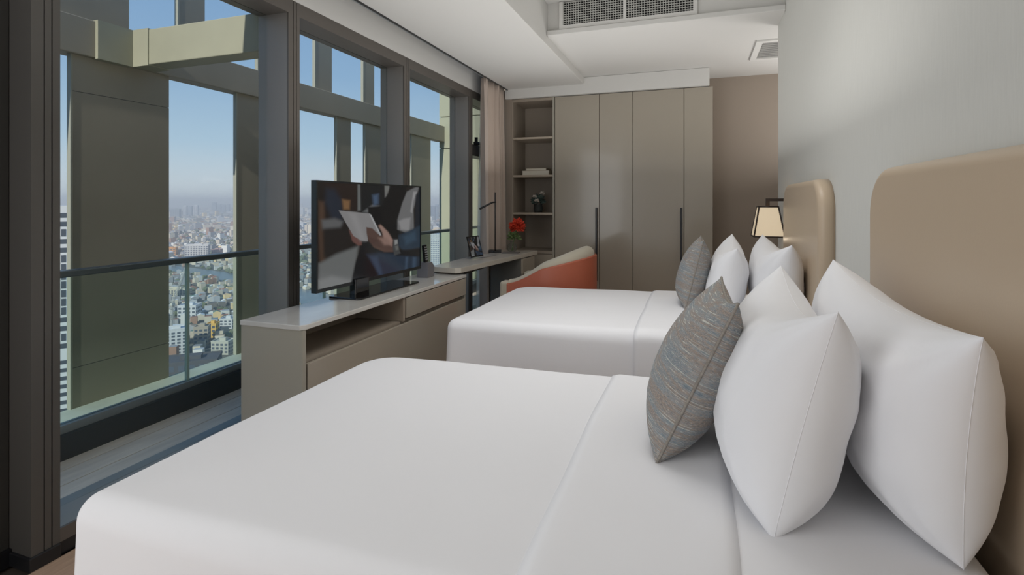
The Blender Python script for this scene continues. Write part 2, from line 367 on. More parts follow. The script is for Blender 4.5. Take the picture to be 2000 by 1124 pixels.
# candidate houses
N = 0
def band(d0, d1, cell, hmean):
    n = int(.5*(1.45)*(d1**2-d0**2)/cell**2)
    d = np.sqrt(rng.uniform(d0**2, d1**2, n)); t = rng.uniform(-1.3, .15, n)
    return [(tt_, dd_, cell, hmean) for tt_, dd_ in zip(t, d)]
cand = band(330, 1000, 7.5, 6.5)+band(1000, 2200, 21, 9)+band(2200, 4500, 42, 13)+band(4500, 9000, 110, 18)
grid = {}; OCC = {}
def clear_spot(x, y, r):
    gx, gy = int(x//16), int(y//16)
    for i in (-1, 0, 1):
        for j in (-1, 0, 1):
            for a, b, q in OCC.get((gx+i, gy+j), ()):
                if (x-a)**2+(y-b)**2 < (r+q)**2: return False
    OCC.setdefault((gx, gy), []).append((x, y, r)); return True
houses, trees = [], []
for t, d, cell, hm in cand:
    dr = np.interp(t, RT, RD); rw = np.interp(t, RT, RW)
    if abs(d-dr) < rw/2+cell*.45: continue
    x, y = wpos(t, d)
    c0 = cell; cell = 12.5 if cell < 8 else cell
    key = (int(x//(c0*.72)), int(y//(c0*.72)), cell)
    if key in grid: continue
    grid[key] = 1
    if not free(x, y, cell*.5): continue
    if cell < 13 and not clear_spot(x, y, 4.2): continue
    green = noise.noise(Vector((x/260, y/260, 3.1))) + (.35 if abs(d-dr) < rw*.95 else 0)
    if random.random() < .07+.6*max(0, green): trees.append((x, y, cell, d)); continue
    zone = .5*math.pi*noise.noise(Vector((x/700, y/700, .5)))
    a = .55+zone
    w_, l_ = (random.uniform(5.2, 7.4), random.uniform(5.2, 7.4)) if cell < 13 else (cell*random.uniform(.45, .7), cell*random.uniform(.5, .75))
    if cell < 13 and random.random() < .3 and clear_spot(x-math.sin(.55+.5*math.pi*noise.noise(Vector((x/700, y/700, .5))))*9, y+math.cos(.55+.5*math.pi*noise.noise(Vector((x/700, y/700, .5))))*9, 4): l_ += 0
    h = hm*random.uniform(.5, 1.25)*(1 if random.random() < .93 else random.uniform(2, 3.6 if d > 900 else 2.2))
    wc, kind = random.choice(PAL); rc = random.randrange(len(ROOF)); gb = random.random() < .35 and w_ < 14
    if random.random() < .1: h *= 1.3
    houses.append((d, t, kind, (x, y, w_, l_, h, a, jit(wc), jit(ROOF[rc]), gb, rc)))
houses.sort(key=lambda q: q[0])
def in_view(d, t):
    u = 1000+1020*t
    return any(a <= u <= b for a, b in ((116, 138), (328, 464), (503, 514), (584, 617), (838, 864))) and 395+121*1020/d < 745
ind = 0; rest = []
RN = ['pale grey', 'grey', 'light grey', 'rust red', 'dark rust', 'blue grey', 'green', 'white', 'dark grey', 'tan', 'beige']
def house_label(d, t, kind, it):
    w_, l_, h, rc, gb = it[2], it[3], it[4], it[9], it[8]
    sz = 'tall' if h > 11 else ('long' if max(w_, l_) > 1.5*min(w_, l_) else ('small' if w_*l_ < 80 else 'broad'))
    u = 1000+1020*t
    zone = 'left of the wide fin' if u < 140 else ('between the fins, near the balcony' if u < 462 and d < 560 else ('between the fins, short of the river' if u < 462 else ('by the narrow fin' if u < 520 else ('left of the television' if u < 620 else 'right of the television'))))
    return '%s %s walled house with %s %s roof, %s' % (sz, kind, 'pitched' if gb else 'flat', RN[rc], zone)
for d, t, kind, it in houses:
    if ind < 290 and in_view(d, t):
        ind += 1; link('city_house', city_mesh('city_house', [it]), M_city, label=(lb := house_label(d, t, kind, it)), cat='house', group=lb)
    else: rest.append(it)
link('city_houses', city_mesh('city_houses', rest), M_city, kind='stuff', label='dense low rise city spreading to the horizon beyond the river', cat='houses', center=False)
# trees: low blobs in one mesh
bm = bmesh.new(); bmesh.ops.create_icosphere(bm, subdivisions=1, radius=1); bm.verts.ensure_lookup_table()
iv = np.array([v.co[:] for v in bm.verts]); iF = np.array([[q.index for q in f.verts] for f in bm.faces]); bm.free()
Vs, Fs = [], []; k = 0
for x, y, cell, d in trees:
    for q in range(3 if d < 1400 else 1):
        r = (random.uniform(2, 3.4) if d < 1000 else random.uniform(3, 6.5) if d < 1400 else cell*random.uniform(.25, .42))
        p = np.array([x+random.uniform(-1, 1)*(1.5 if d < 1000 else cell*.4), y+random.uniform(-1, 1)*(1.5 if d < 1000 else cell*.4), GZ+min(r, 8)*.7])
        Vs.append(iv*np.array([r, r, min(r, 8)])*(1+rng.uniform(-.18, .18, (12, 1)))+p); Fs.append(iF+12*k); k += 1
Vs = np.concatenate(Vs); Fs = np.concatenate(Fs)
me = bpy.data.meshes.new('city_trees'); me.from_pydata(Vs.tolist(), [], Fs.tolist())
link('city_trees', me, mat('tree_green', (116, 122, 98), .95, spec=.05, var=.3, vscale=.03), kind='stuff', label='green tree crowns scattered among the city houses', cat='trees', center=False)

# the two tall towers close by
x, y = wpos(-.865, 246)
tw = thing('white_tower', (x, y, GZ), 'white gridded high rise tower at the far left of the window view', 'building')
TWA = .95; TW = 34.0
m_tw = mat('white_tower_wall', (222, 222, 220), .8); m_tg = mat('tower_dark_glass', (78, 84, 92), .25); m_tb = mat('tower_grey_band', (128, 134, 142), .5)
o = box('wall', -TW/2, TW/2, -TW/2, TW/2, 0, 119.6, m_tw, center=False); o.parent = tw
wme = None; ZT = 119.6
for fc in range(2):
    for c in range(6):
        for r_ in range(16):
            low = r_ > 11
            zz = ZT-4.2-r_*3.9
            if wme is None:
                bm = bmesh.new(); addbox(bm, -1.75, 1.75, -.15, .15, -1.05, 1.05); wme = bmm('window', bm); wme.materials.append(m_tg)
            wi = bpy.data.objects.new('window', wme); COL.objects.link(wi); wi.parent = tw
            if fc == 0: wi.location = (-TW/2+TW/6*(c+.5), -TW/2, zz)
            else: wi.location = (TW/2, -TW/2+TW/6*(c+.5), zz); wi.rotation_euler = (0, 0, PI/2)
            if (c+r_) % 3 == 2 or 5 < r_ < 12 and c % 2: wi.scale = (.45, 1, 1.5)
bl = [(-TW/2-.2, TW/2+.2, -TW/2-.2, -TW/2+.2, z, z+1.6) for z in np.arange(2, 52, 3.6)]+[(TW/2-.2, TW/2+.2, -TW/2+.2, TW/2+.2, z, z+1.6) for z in np.arange(2, 52, 3.6)]
o = boxes('floor_bands', bl, m_tg, center=False, kind='stuff'); o.parent = tw
tw.rotation_euler = (0, 0, TWA)
# gridded tower right of the television
x, y = wpos(-.146, 900); LM.append((x, y, 20))
tw2 = thing('gridded_tower', (x, y, GZ), 'white high rise tower with balcony grid right of the television', 'building')
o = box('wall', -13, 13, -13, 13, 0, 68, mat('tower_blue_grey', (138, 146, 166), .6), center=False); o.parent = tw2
L_ = [(-13.6, 13.6, -13.8, -12.9, z, z+1.3) for z in np.arange(2, 68, 3.3)]+[(q, q+.9, -13.8, -12.9, 0, 68) for q in np.linspace(-13.6, 12.7, 8)]
o = boxes('balcony_grid', L_, m_tw, center=False, kind='stuff'); o.parent = tw2
L_ = [(12.9, 13.8, -13.6, 13.6, z, z+1.3) for z in np.arange(2, 68, 3.3)]+[(12.9, 13.8, q, q+.9, 0, 68) for q in np.linspace(-13.6, 12.7, 8)]
o = boxes('balcony_grid', L_, m_tw, center=False, kind='stuff'); o.parent = tw2
tw2.rotation_euler = (0, 0, .25)
# tower crane
x, y = from_px(337, 668)
cr = thing('tower_crane', (x, y, GZ), 'pale lattice tower crane with raised jib beside the wide fin', 'crane')
m_cr = mat('crane_paint', (200, 198, 190), .6)
def lattice(a, b, s, n, name):
    a, b = Vector(a), Vector(b); t = (b-a).normalized(); u_ = t.cross(Vector((0, 1, .01))).normalized(); v_ = t.cross(u_)
    cs = [u_*s+v_*s, u_*s-v_*s, -u_*s-v_*s, -u_*s+v_*s]; V, F = [], []
    def bar(p, q, r):
        d = (q-p).normalized(); e = d.orthogonal().normalized()*r; f = d.cross(e); i = len(V)
        V.extend([p+e, p+f, p-e, p-f, q+e, q+f, q-e, q-f])
        for k in range(4): F.append((i+k, i+(k+1) % 4, i+4+(k+1) % 4, i+4+k))
    for c in cs: bar(a+c, b+c, .16)
    for i in range(n):
        p = a.lerp(b, i/n); q = a.lerp(b, (i+1)/n)
        for k in range(4): bar(p+cs[k], q+cs[(k+1) % 4], .1); bar(q+cs[k], q+cs[(k+1) % 4], .1)
    me = mesh(name, V, F); o = link(name, me, m_cr, center=False); o.parent = cr; return o
lattice((0, 0, 0), (0, 0, 34), .9, 20, 'mast'); lattice((0, 0, 34), (6, 9, 66), .7, 20, 'jib'); lattice((0, 0, 34), (-3, -5, 36), .7, 4, 'counter_jib')
o = box('cab', -1.4, 1.4, -1.4, 1.4, 31.5, 34, m_cr, center=False); o.parent = cr

# haze over the city
hm_ = bpy.data.materials.new('haze'); hm_.use_nodes = True; n = hm_.node_tree.nodes; n.clear()
o_ = n.new('ShaderNodeOutputMaterial'); vs = n.new('ShaderNodeVolumeScatter'); vs.inputs['Color'].default_value = (.95, .98, 1, 1); vs.inputs['Density'].default_value = .00030; vs.inputs['Anisotropy'].default_value = .0
hm_.node_tree.links.new(vs.outputs[0], o_.inputs['Volume'])
box('haze', -9400, -60, -1500, 9400, GZ-1, 60, hm_, kind='structure', center=False)

# ------------------------------------------------------------------ OUTSIDE THE WINDOWS
XG, XI, XO = -2.36, -2.20, -2.42      # glass, inner and outer faces of the posts
XB = -3.05                            # balustrade
XF = -3.70                            # fin plane
bd = thing('balcony_floor', (-2.75, 3, -.06), kind='structure')
box('slab', -3.72, -2.30, -1, 7.3, -.35, -.03, mat('slab_concrete', (70, 72, 72), .8), bd)
widths = [-2.40, -2.585, -2.735, -2.885, -3.00]
for i in range(4):
    ys = [-1, 1.1+.35*(i % 2), 3.0+.4*(i % 2), 5.1+.3*(i % 2), 7.3]
    for j in range(4):
        box('deck_board', widths[i+1]+.003, widths[i]-.003, ys[j]+.003, ys[j+1]-.003, -.03, 0, M_deck, bd)
box('curb', XB-.03, XB+.06, -1, 7.3, 0, .125, M_curb, kind='structure').name = 'trim_1'
box('trim_2', XF-.02, XB-.03, -1, 7.3, -.35, -.005, M_ledge, kind='structure')
bal = thing('balustrade', (XB, 3, .12), 'clear glass balustrade with dark grey handrail along the balcony', 'balustrade')
box('bottom_channel', XB-.025, XB+.03, -1, 7.3, .125, .165, M_sill, bal)
joints = [-1, -.15, 1.15, 2.45, 3.75, 5.05, 6.3, 7.29]
for i in range(7): box('glass_panel', XB-.006, XB+.006, joints[i]+.006, joints[i+1]-.006, .165, .915, M_bal, bal)
for j in joints[1:-1]: box('joint_strip', XB-.010, XB+.010, j-.009, j+.009, .165, .915, mat('glass_edge', (186, 210, 200), .3), bal)
box('handrail', XB-.032, XB+.032, -1, 7.3, .915, .95, M_rail, bal, bev=.006)
# sunshade frame: fins and beams
sf = thing('sunshade_frame', (XF, 3, 0), 'olive grey steel frame of tall fins and beams outside the windows', 'sunshade')
def yfin(u): return on_x(u, 395, XF).y
BZ0, BZ1 = 2.235, 2.475
def fin(u0, u1, z0, z1, seams=(), label=None):
    y0, y1 = yfin(u0), yfin(u1); cuts = [z0, *seams, z1]
    for a, b in zip(cuts, cuts[1:]):
        o = box('fin', XF-.03, XF, y0+.012, y1, a+(.004 if a > z0 else 0), b, M_fin, sf)
    box('fin_edge', XF-.032, XF+.003, y0, y0+.012, z0, z1, M_fin_edge, sf)
fin(137, 330, -.005, BZ0, (.25, 2.0)); fin(461, 505, -.005, BZ0)
fin(657, 685, -.3, BZ0); fin(713, 745, -.3, BZ0); fin(803, 841, -.3, BZ0)
fin(40, 252, BZ1, 4.6, ()); fin(347, 400, BZ1, 4.6); fin(503, 516, BZ1, 4.6)
fin(615, 648, BZ1, 4.6); fin(709, 731, BZ1, 4.6)
box('beam', XF-.10, XF+.03, .8, 7.3, BZ0, BZ1, M_fin, sf, bev=.006)
box('cross_beam', XF+.03, XO-.05, 2.53, 2.67, BZ0, BZ1, M_beam, sf, bev=.006)
box('beam_collar', XF-.0, XF+.055, 2.30, 2.53, BZ0-.006, BZ1+.006, M_beam, sf)
box('beam_collar', XF+.055, XF+.20, 2.522, 2.68, BZ0-.006, BZ1+.006, M_beam, sf)
box('wall_outer_near', -3.05, -2.62, -1.3, -1.0, -.35, 4.3, M_ledge, kind='structure')  # unseen block added to keep direct sun off the balcony deck
# end wall of the balcony, sunlit render
nw = thing('wall_outer', (-3.1, 7.4, 0), kind='structure')
m_nw = mat('sage_render', (170, 172, 150), .85, var=.05, vscale=1)
zs = [-.35, 2.13, 2.62, 4.6]
for a, b in zip(zs, zs[1:]): box('panel', XF-.06, -1.95, 7.3, 7.5, a+.006, b-.006, m_nw, nw)
box('backing', XF-.05, -1.95, 7.34, 7.48, -.35, 4.6, M_ledge, nw)

# ------------------------------------------------------------------ WINDOW WALL
posts = [1.26, 2.49, 3.75, 5.02, 6.10]
ZS, ZH = .10, 2.39
for k in range(5):
    wd = thing('window_%d' % (k+1), (XI, posts[k]-.05, 0), kind='structure')
    p = posts[k]; x1 = XI
    if k < 4:
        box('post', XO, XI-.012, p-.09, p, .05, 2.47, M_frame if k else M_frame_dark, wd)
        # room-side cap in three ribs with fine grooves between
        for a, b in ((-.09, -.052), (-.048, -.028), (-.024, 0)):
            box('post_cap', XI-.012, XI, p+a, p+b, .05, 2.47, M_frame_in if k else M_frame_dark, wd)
    if k < 4:
        a, b = p, posts[k+1]-.09 if k < 3 else 6.1
        box('header', XO, XI, a, b, ZH, 2.47, M_frame_in, wd)
        box('sill', XO, XI-.012, a, b, .05, ZS, M_sill, wd)
        box('sill_cap', XI-.012, XI, a, b, .05, ZS, M_frame_in, wd)
        box('glass_pane', XG-.004, XG+.004, a, b, ZS, ZH, M_glass, wd)
        if k == 3:
            box('transom', XO+.02, XI-.05, a, b, 1.80, 1.92, M_frame_in, wd)
            box('latch', XI-.05, XI-.01, a+.14, a+.26, 1.92, 1.95, M_black, wd)
            box('latch', XI-.05, XI-.02, a+.17, a+.19, 1.92, 2.0, M_black, wd)
    if k == 0:
        box('post_base', XO, XI+.008, p-.098, p-.0, 0, .05, M_black, wd, bev=.004)
    if k == 4: bpy.data.objects.remove(wd)
box('baseboard_window', XI-.05, XI-.004, 1.26, 5.6, 0, .05, M_black, kind='structure')
box('wall_left', -2.6, XI, 1.17, 6.1, 2.47, 2.95, M_plaster, kind='structure')
box('wall_left_near', -2.6, -2.32, -3.1, 1.168, 0, 2.95, mat('dark_panelling', (58, 57, 55), .5), kind='structure')
box('trim_3', -2.32, -2.305, -1, 1.168, 0, .06, M_black, kind='structure')

# ------------------------------------------------------------------ ROOM SHELL
fl = thing('floor', (-.5, 2, 0), kind='structure')
box('underlay', -2.6, 2.3, -3.1, 6.3, -.2, -.012, mat('underlay', (70, 60, 52), .9), fl)
xs = np.arange(-2.195, 2.2, .19)
for i, x in enumerate(xs[:15]):
    ys = [-3.0]+[(-2.4+.6*(i % 3)+1.9*j) for j in range(5)]; ys = [y for y in ys if y < 6.1]+[6.12]
    for a, b in zip(ys, ys[1:]): box('floor_plank', x+.001, x+.189, a+.001, b-.001, -.012, 0, M_floor, fl)
box('floor_field', xs[15], 2.3, -3, 6.12, -.012, 0, M_floor, fl)
box('wall_right', .60, .80, -3.1, 4.46, 0, 3.05, M_wallp, kind='structure')
box('wall_left_end', -2.20, -1.987, 5.642, 6.118, 0, 2.95, M_taupe, kind='structure')
box('wall_back', -2.40, 2.3, 6.12, 6.3, 0, 3.0, M_taupe, kind='structure')
box('wall_corridor', 2.2, 2.4, 4.2, 6.3, 0, 3.0, M_taupe, kind='structure')
box('wall_corridor_near', .80, 2.2, 4.3, 4.46, 0, 3.0, M_plaster, kind='structure')
box('wall_rear', -2.6, .8, -3.2, -3.0, 0, 3.0, M_rear, kind='structure')
box('ceiling', -2.6, .8, -3.1, 4.3, 2.92, 3.05, M_ceil, kind='structure')
box('ceiling_soffit', -2.03, -1.14, -3.1, 5.66, 2.58, 2.92, M_ceil, kind='structure', bev=.004)
box('ceiling_pocket', -2.6, -2.05, -3.1, 6.12, 2.93, 3.0, M_ceil, kind='structure')
box('ceiling_bulkhead', -1.14, 2.3, 4.13, 6.12, 2.655, 3.0, M_ceil, kind='structure')
box('trim_4', -1.135, .598, 4.09, 4.14, 2.65, 2.69, M_ceil, kind='structure', bev=.004)
box('wardrobe_bulkhead', -2.05, .134, 5.60, 6.12, 2.475, 2.652, M_plaster, kind='structure').name = 'trim_5'
box('trim_6', -2.028, -2.014, 0, 5.6, 2.572, 2.58, M_black, kind='structure')
# curtain track in the pocket
box('curtain_track', -2.085, -2.05, 1.2, 5.58, 2.60, 2.62, M_sill, label='slim curtain track in the ceiling slot above the windows', cat='curtain track')

# return air grille
gr = thing('air_grille', (-.5, 4.12, 2.7), 'white egg crate air grille high in the ceiling step', 'air grille')
gx0, gx1, gz0, gz1 = -1.037, .015, 2.695, 2.915
boxes('frame', [(gx0, gx1, 4.105, 4.13, gz0, gz0+.03), (gx0, gx0+.03, 4.105, 4.13, gz0+.03, gz1), (gx1-.03, gx1, 4.105, 4.13, gz0+.03, gz1)], M_plaster, gr)
box('centre_bar', -.528, -.508, 4.107, 4.129, gz0+.03, gz1, M_plaster, gr)
bl = []
for x in np.arange(gx0+.035, gx1-.03, .0198): bl.append((x-.002, x+.002, 4.112, 4.127, gz0+.03, gz1))
for z in np.arange(gz0+.045, gz1, .0185): bl.append((gx0+.03, gx1-.03, 4.113, 4.126, z-.0018, z+.0018))
boxes('egg_crate', bl, mat('grille_white', (190, 190, 186), .6), gr, kind='stuff')
box('backing', gx0+.02, gx1-.02, 4.128, 4.1295, gz0+.02, gz1, mat('grille_shadow', (26, 26, 26), .9), gr)
# square vent in the lower ceiling
sv = thing('ceiling_vent', (.75, 5.12, 2.64), 'square louvred ceiling vent above the corridor beside white wall', 'vent')
boxes('frame', [(.485, 1.10, 4.80, 4.85, 2.640, 2.656), (.485, 1.10, 5.39, 5.44, 2.640, 2.656), (.485, .535, 4.85, 5.39, 2.640, 2.656), (1.05, 1.10, 4.85, 5.39, 2.640, 2.656)], M_plaster, sv)
for i in range(9): box('slat', .545, 1.04, 4.87+i*.058, 4.905+i*.058, 2.646, 2.655, mat('vent_slat', (150, 150, 148), .5), sv)

# ------------------------------------------------------------------ WARDROBE + BOOKSHELF
WY = 5.64
wr = thing('wardrobe', (-.65, 5.9, 0), 'tall glossy beige wardrobe of four doors on the back wall', 'wardrobe')
box('body', -1.475, .165, WY+.024, 6.1, .0, 2.47, M_lacq_in, wr)
dx = [-1.474, -.979, -.624, -.109, .169]
doors = []
for i in range(4):
    doors.append(box('door', dx[i]+.002, dx[i+1]-.003, WY, WY+.022, .06, 2.468, M_lacq, wr, bev=.0015))
for i, x in ((0, -1.008), (2, -.138)):
    hz0, hz1 = .45, 1.24
    h_ = box('handle', x-.009, x+.012, WY-.034, WY-.016, hz0, hz1, M_black, doors[i], bev=.003)
    boxes('handle_mount', [(x-.006, x+.008, WY-.018, WY+.001, hz0+.06, hz0+.075), (x-.006, x+.008, WY-.018, WY+.001, hz1-.075, hz1-.06)], M_black, doors[i])
bs = thing('bookshelf', (-1.73, 5.85, 0), 'open beige built in bookshelf between curtain and wardrobe', 'bookshelf')
bx0, bx1 = -1.985, -1.478
box('side_panel', bx0, bx0+.02, WY, 6.10, 0, 2.47, M_lacq_in, bs); box('side_panel', bx1-.022, bx1, WY-.002, 6.10, 0, 2.47, M_lacq_side, bs)
box('back_panel', bx0+.02, bx1-.022, 6.085, 6.10, .0, 2.47, M_lacq_in, bs); box('top_panel', bx0+.02, bx1-.022, WY, 6.085, 2.44, 2.47, M_lacq_in, bs)
for z in (2.035, 1.607, 1.180): box('shelf', bx0+.02, bx1-.022, WY+.005, 6.085, z-.022, z, mat('shelf_edge', (178, 166, 150), .35), bs)
box('counter', bx0+.02, bx1-.022, WY, 6.085, .72, .75, M_lacq_in, bs); box('drawer', bx0+.022, bx1-.024, WY, WY+.02, .06, .715, M_lacq, bs)
# books
m_bk1 = mat('book_cover_cream', (204, 196, 180), .6); m_bk2 = mat('book_cover_beige', (170, 158, 138), .6); m_pg = mat('book_pages', (216, 212, 200), .8)
def book(x0, x1, y0, y1, z0, z1, mc, label):
    t = thing('book', ((x0+x1)/2, (y0+y1)/2, z0), label, 'book')
    boxes('cover', [(x0, x1, y0, y1, z0, z0+.004), (x0, x1, y0, y1, z1-.004, z1), (x1-.004, x1, y0, y1, z0+.004, z1-.004)], mc, t)
    box('pages', x0+.004, x1-.004, y0+.004, y1-.004, z0+.004, z1-.004, m_pg, t)
book(-1.885, -1.565, 5.72, 5.98, 1.607, 1.66, m_bk1, 'thick cream book lying on the middle shelf under another')
book(-1.84, -1.60, 5.73, 5.95, 1.6605, 1.688, m_bk2, 'thin beige book lying on top of the thick cream book')

# potted succulent and flower vase builders
def leafball(name, c, r, n, m, parent, lw, ll, seed, zmin=-.3):
    rr = random.Random(seed); V, F = [], []
    for i in range(n):
        z = rr.uniform(zmin, 1); a = rr.uniform(0, 2*PI); s = math.sqrt(max(0, 1-z*z)); d = Vector((s*math.cos(a), s*math.sin(a), z))
        sd = d.cross(Vector((rr.uniform(-1, 1), rr.uniform(-1, 1), rr.uniform(-1, 1)))).normalized(); nn = d.cross(sd)
        b = Vector(c)+d*r*rr.uniform(.1, .4); tip = Vector(c)+d*r*rr.uniform(.8, 1.1)+nn*ll*.2; mid = b.lerp(tip, .6)+nn*ll*.12
        i0 = len(V); V += [b, mid-sd*lw, tip, mid+sd*lw, mid+nn*lw*.4]; F += [(i0, i0+1, i0+4), (i0+1, i0+2, i0+4), (i0+2, i0+3, i0+4), (i0+3, i0, i0+4)]
    return link(name, mesh(name, V, F), m, parent, smooth=False)
pl = thing('potted_plant', (-1.72, 5.82, 1.18), 'small grey green plant with white blooms in dark pot on shelf', 'plant')
lathe('pot', [(.045, 0), (.055, .03), (.05, .09), (.058, .1), (.05, .1), (.045, .09)], (-1.72, 5.82, 1.18), mat('dark_glass_pot', (58, 62, 62), .15), pl)
f_ = leafball('foliage', (-1.72, 5.82, 1.31), .095, 150, mat('grey_green_leaf', (86, 104, 98), .6), pl, .014, .05, 3); tag(f_, kind='stuff')
for dx_, dy, dz in ((-.03, -.05, .045), (.05, -.02, .085), (.0, -.07, .0)): leafball('bloom', (-1.72+dx_, 5.82+dy, 1.31+dz), .033, 40, mat('white_petal', (214, 206, 196), .7), pl, .012, .02, 5)

# ------------------------------------------------------------------ CURTAINS
def curtain(name, y0, y1, xc, amp, waves, z0, z1, m, parent=None, taper=.0, seed=1, thick=.003, **k):
    ny, nz = int(waves*16), 26; V, F = [], []
    for side in (0, 1):
        for j in range(nz+1):
            z = z0+(z1-z0)*j/nz; q = j/nz
            for i in range(ny+1):
                s = i/ny; ph = 2*PI*waves*s+.5*math.sin(s*7+seed)
                y = y0+(y1-y0)*s+taper*(1-q)*(s-.5)+.012*math.sin(ph*2)*(1-.3*q)
                x = xc+amp*math.sin(ph+.25*math.sin(3*q+seed))*(1-.25*q)*(.75+.35*math.sin(s*11+seed*2))+.01*noise.noise(Vector((s*9, q*3, seed)))
                V.append((x-side*thick, y, z))
    W = ny+1; B = (nz+1)*W
    for j in range(nz):
        for i in range(ny):
            a = j*W+i; F.append((a, a+1, a+W+1, a+W)); F.append((B+a, B+a+W, B+a+W+1, B+a+1))
    for i in range(ny): F.append((i, B+i, B+i+1, i+1)); t = nz*W+i; F.append((t, t+1, B+t+1, B+t))
    for j in range(nz): a = j*W; F.append((a, a+W, B+a+W, B+a)); a += ny; F.append((a, B+a, B+a+W, a+W))
    return link(name, mesh(name, V, F), m, parent, smooth=True, **k)
curtain('curtain', 4.99, 5.60, -2.078, .074, 6, .02, 2.60, M_curtain, label='mauve beige floor length curtain bunched beside the bookshelf', cat='curtain')
msh = bpy.data.materials.new('sheer_voile'); msh.use_nodes = True; n = msh.node_tree.nodes; L = msh.node_tree.links; n.clear()
o_ = n.new('ShaderNodeOutputMaterial'); mx = n.new('ShaderNodeMixShader'); mx.inputs[0].default_value = .45; tr = n.new('ShaderNodeBsdfTransparent'); mx2 = n.new('ShaderNodeMixShader'); df = n.new('ShaderNodeBsdfDiffuse'); tl = n.new('ShaderNodeBsdfTranslucent')
df.inputs[0].default_value = (.95, .96, .96, 1); tl.inputs[0].default_value = (.95, .97, .97, 1)
L.new(tr.outputs[0], mx.inputs[1]); L.new(mx2.outputs[0], mx.inputs[2]); L.new(df.outputs[0], mx2.inputs[1]); L.new(tl.outputs[0], mx2.inputs[2]); L.new(mx.outputs[0], o_.inputs[0])
curtain('sheer_curtain', 5.22, 5.56, -2.185, .012, 7, .02, 2.60, msh, taper=.26, seed=4, thick=.001, label='white sheer curtain hanging between glass and beige curtain', cat='curtain')

# ------------------------------------------------------------------ MEDIA CONSOLE
cx0, cx1, cy0, cy1, ct = -2.11, -1.737, 1.985, 3.83, .72
mc = thing('media_console', ((cx0+cx1)/2, 2.9, 0), 'long low beige console with marble top and open niche under the television', 'console')
prism('top', [(cx0, cy0-.008), (cx1-.012, cy0-.008), (cx1+.006, cy0+.02), (cx1+.006, cy1), (cx0, cy1)], ct-.024, ct, M_marble, mc, bev=.003)
box('side_panel', cx0, cx1, cy0, cy0+.022, 0, ct-.025, M_lacq_side, mc); box('side_panel', cx0, cx1-.002, cy1-.022, cy1-.001, 0, ct-.025, M_lacq_side, mc)
box('back_panel', cx0, cx0+.015, cy0+.022, cy1-.022, 0, ct-.025, M_lacq_in, mc)
dvy = 2.885
box('divider', cx0+.015, cx1-.004, dvy, dvy+.022, .545, ct-.025, M_lacq_in, mc)
box('shelf', cx0+.015, cx1-.03, cy0+.022, cy1-.022, .525, .543, M_lacq_in, mc)
box('lower_front', cx1-.02, cx1, cy0+.035, cy1-.004, .06, .530, M_lacq, mc, bev=.003)
box('plinth', cx0+.015, cx1-.04, cy0+.03, cy1-.03, 0, .06, M_black, mc)
box('drawer', cx1-.02, cx1+.004, dvy+.030, cy1-.004, .560, ct-.030, M_lacq, mc, bev=.003)
box('drawer_shadow_gap', cx0+.02, cx1-.05, dvy+.03, cy1-.03, .545, .56, M_black, mc)

# television
TX = -1.95
tl_, br_ = on_x(617, 350, TX), on_x(822, 527, TX)
ty0, ty1 = on_x(617.5, 400, TX).y, on_x(822, 400, TX).y; tz0, tz1 = .800, 1.420
tv = thing('television', (TX, (ty0+ty1)/2, ct), 'flat screen television showing a man with a tablet, on the marble console', 'television')
box('housing', TX-.03, TX-.004, ty0+.004, ty1-.004, tz0+.004, tz1-.004, M_dark, tv, bev=.004)
bz = .011
boxes('bezel', [(TX-.034, TX+.002, ty0, ty1, tz1-bz, tz1), (TX-.034, TX+.002, ty0, ty1, tz0, tz0+.02), (TX-.034, TX+.002, ty0, ty0+bz, tz0+.02, tz1-bz), (TX-.034, TX+.002, ty1-bz, ty1, tz0+.02, tz1-bz)], mat('dark_metal_bezel', (62, 66, 68), .3, metal=.7), tv)

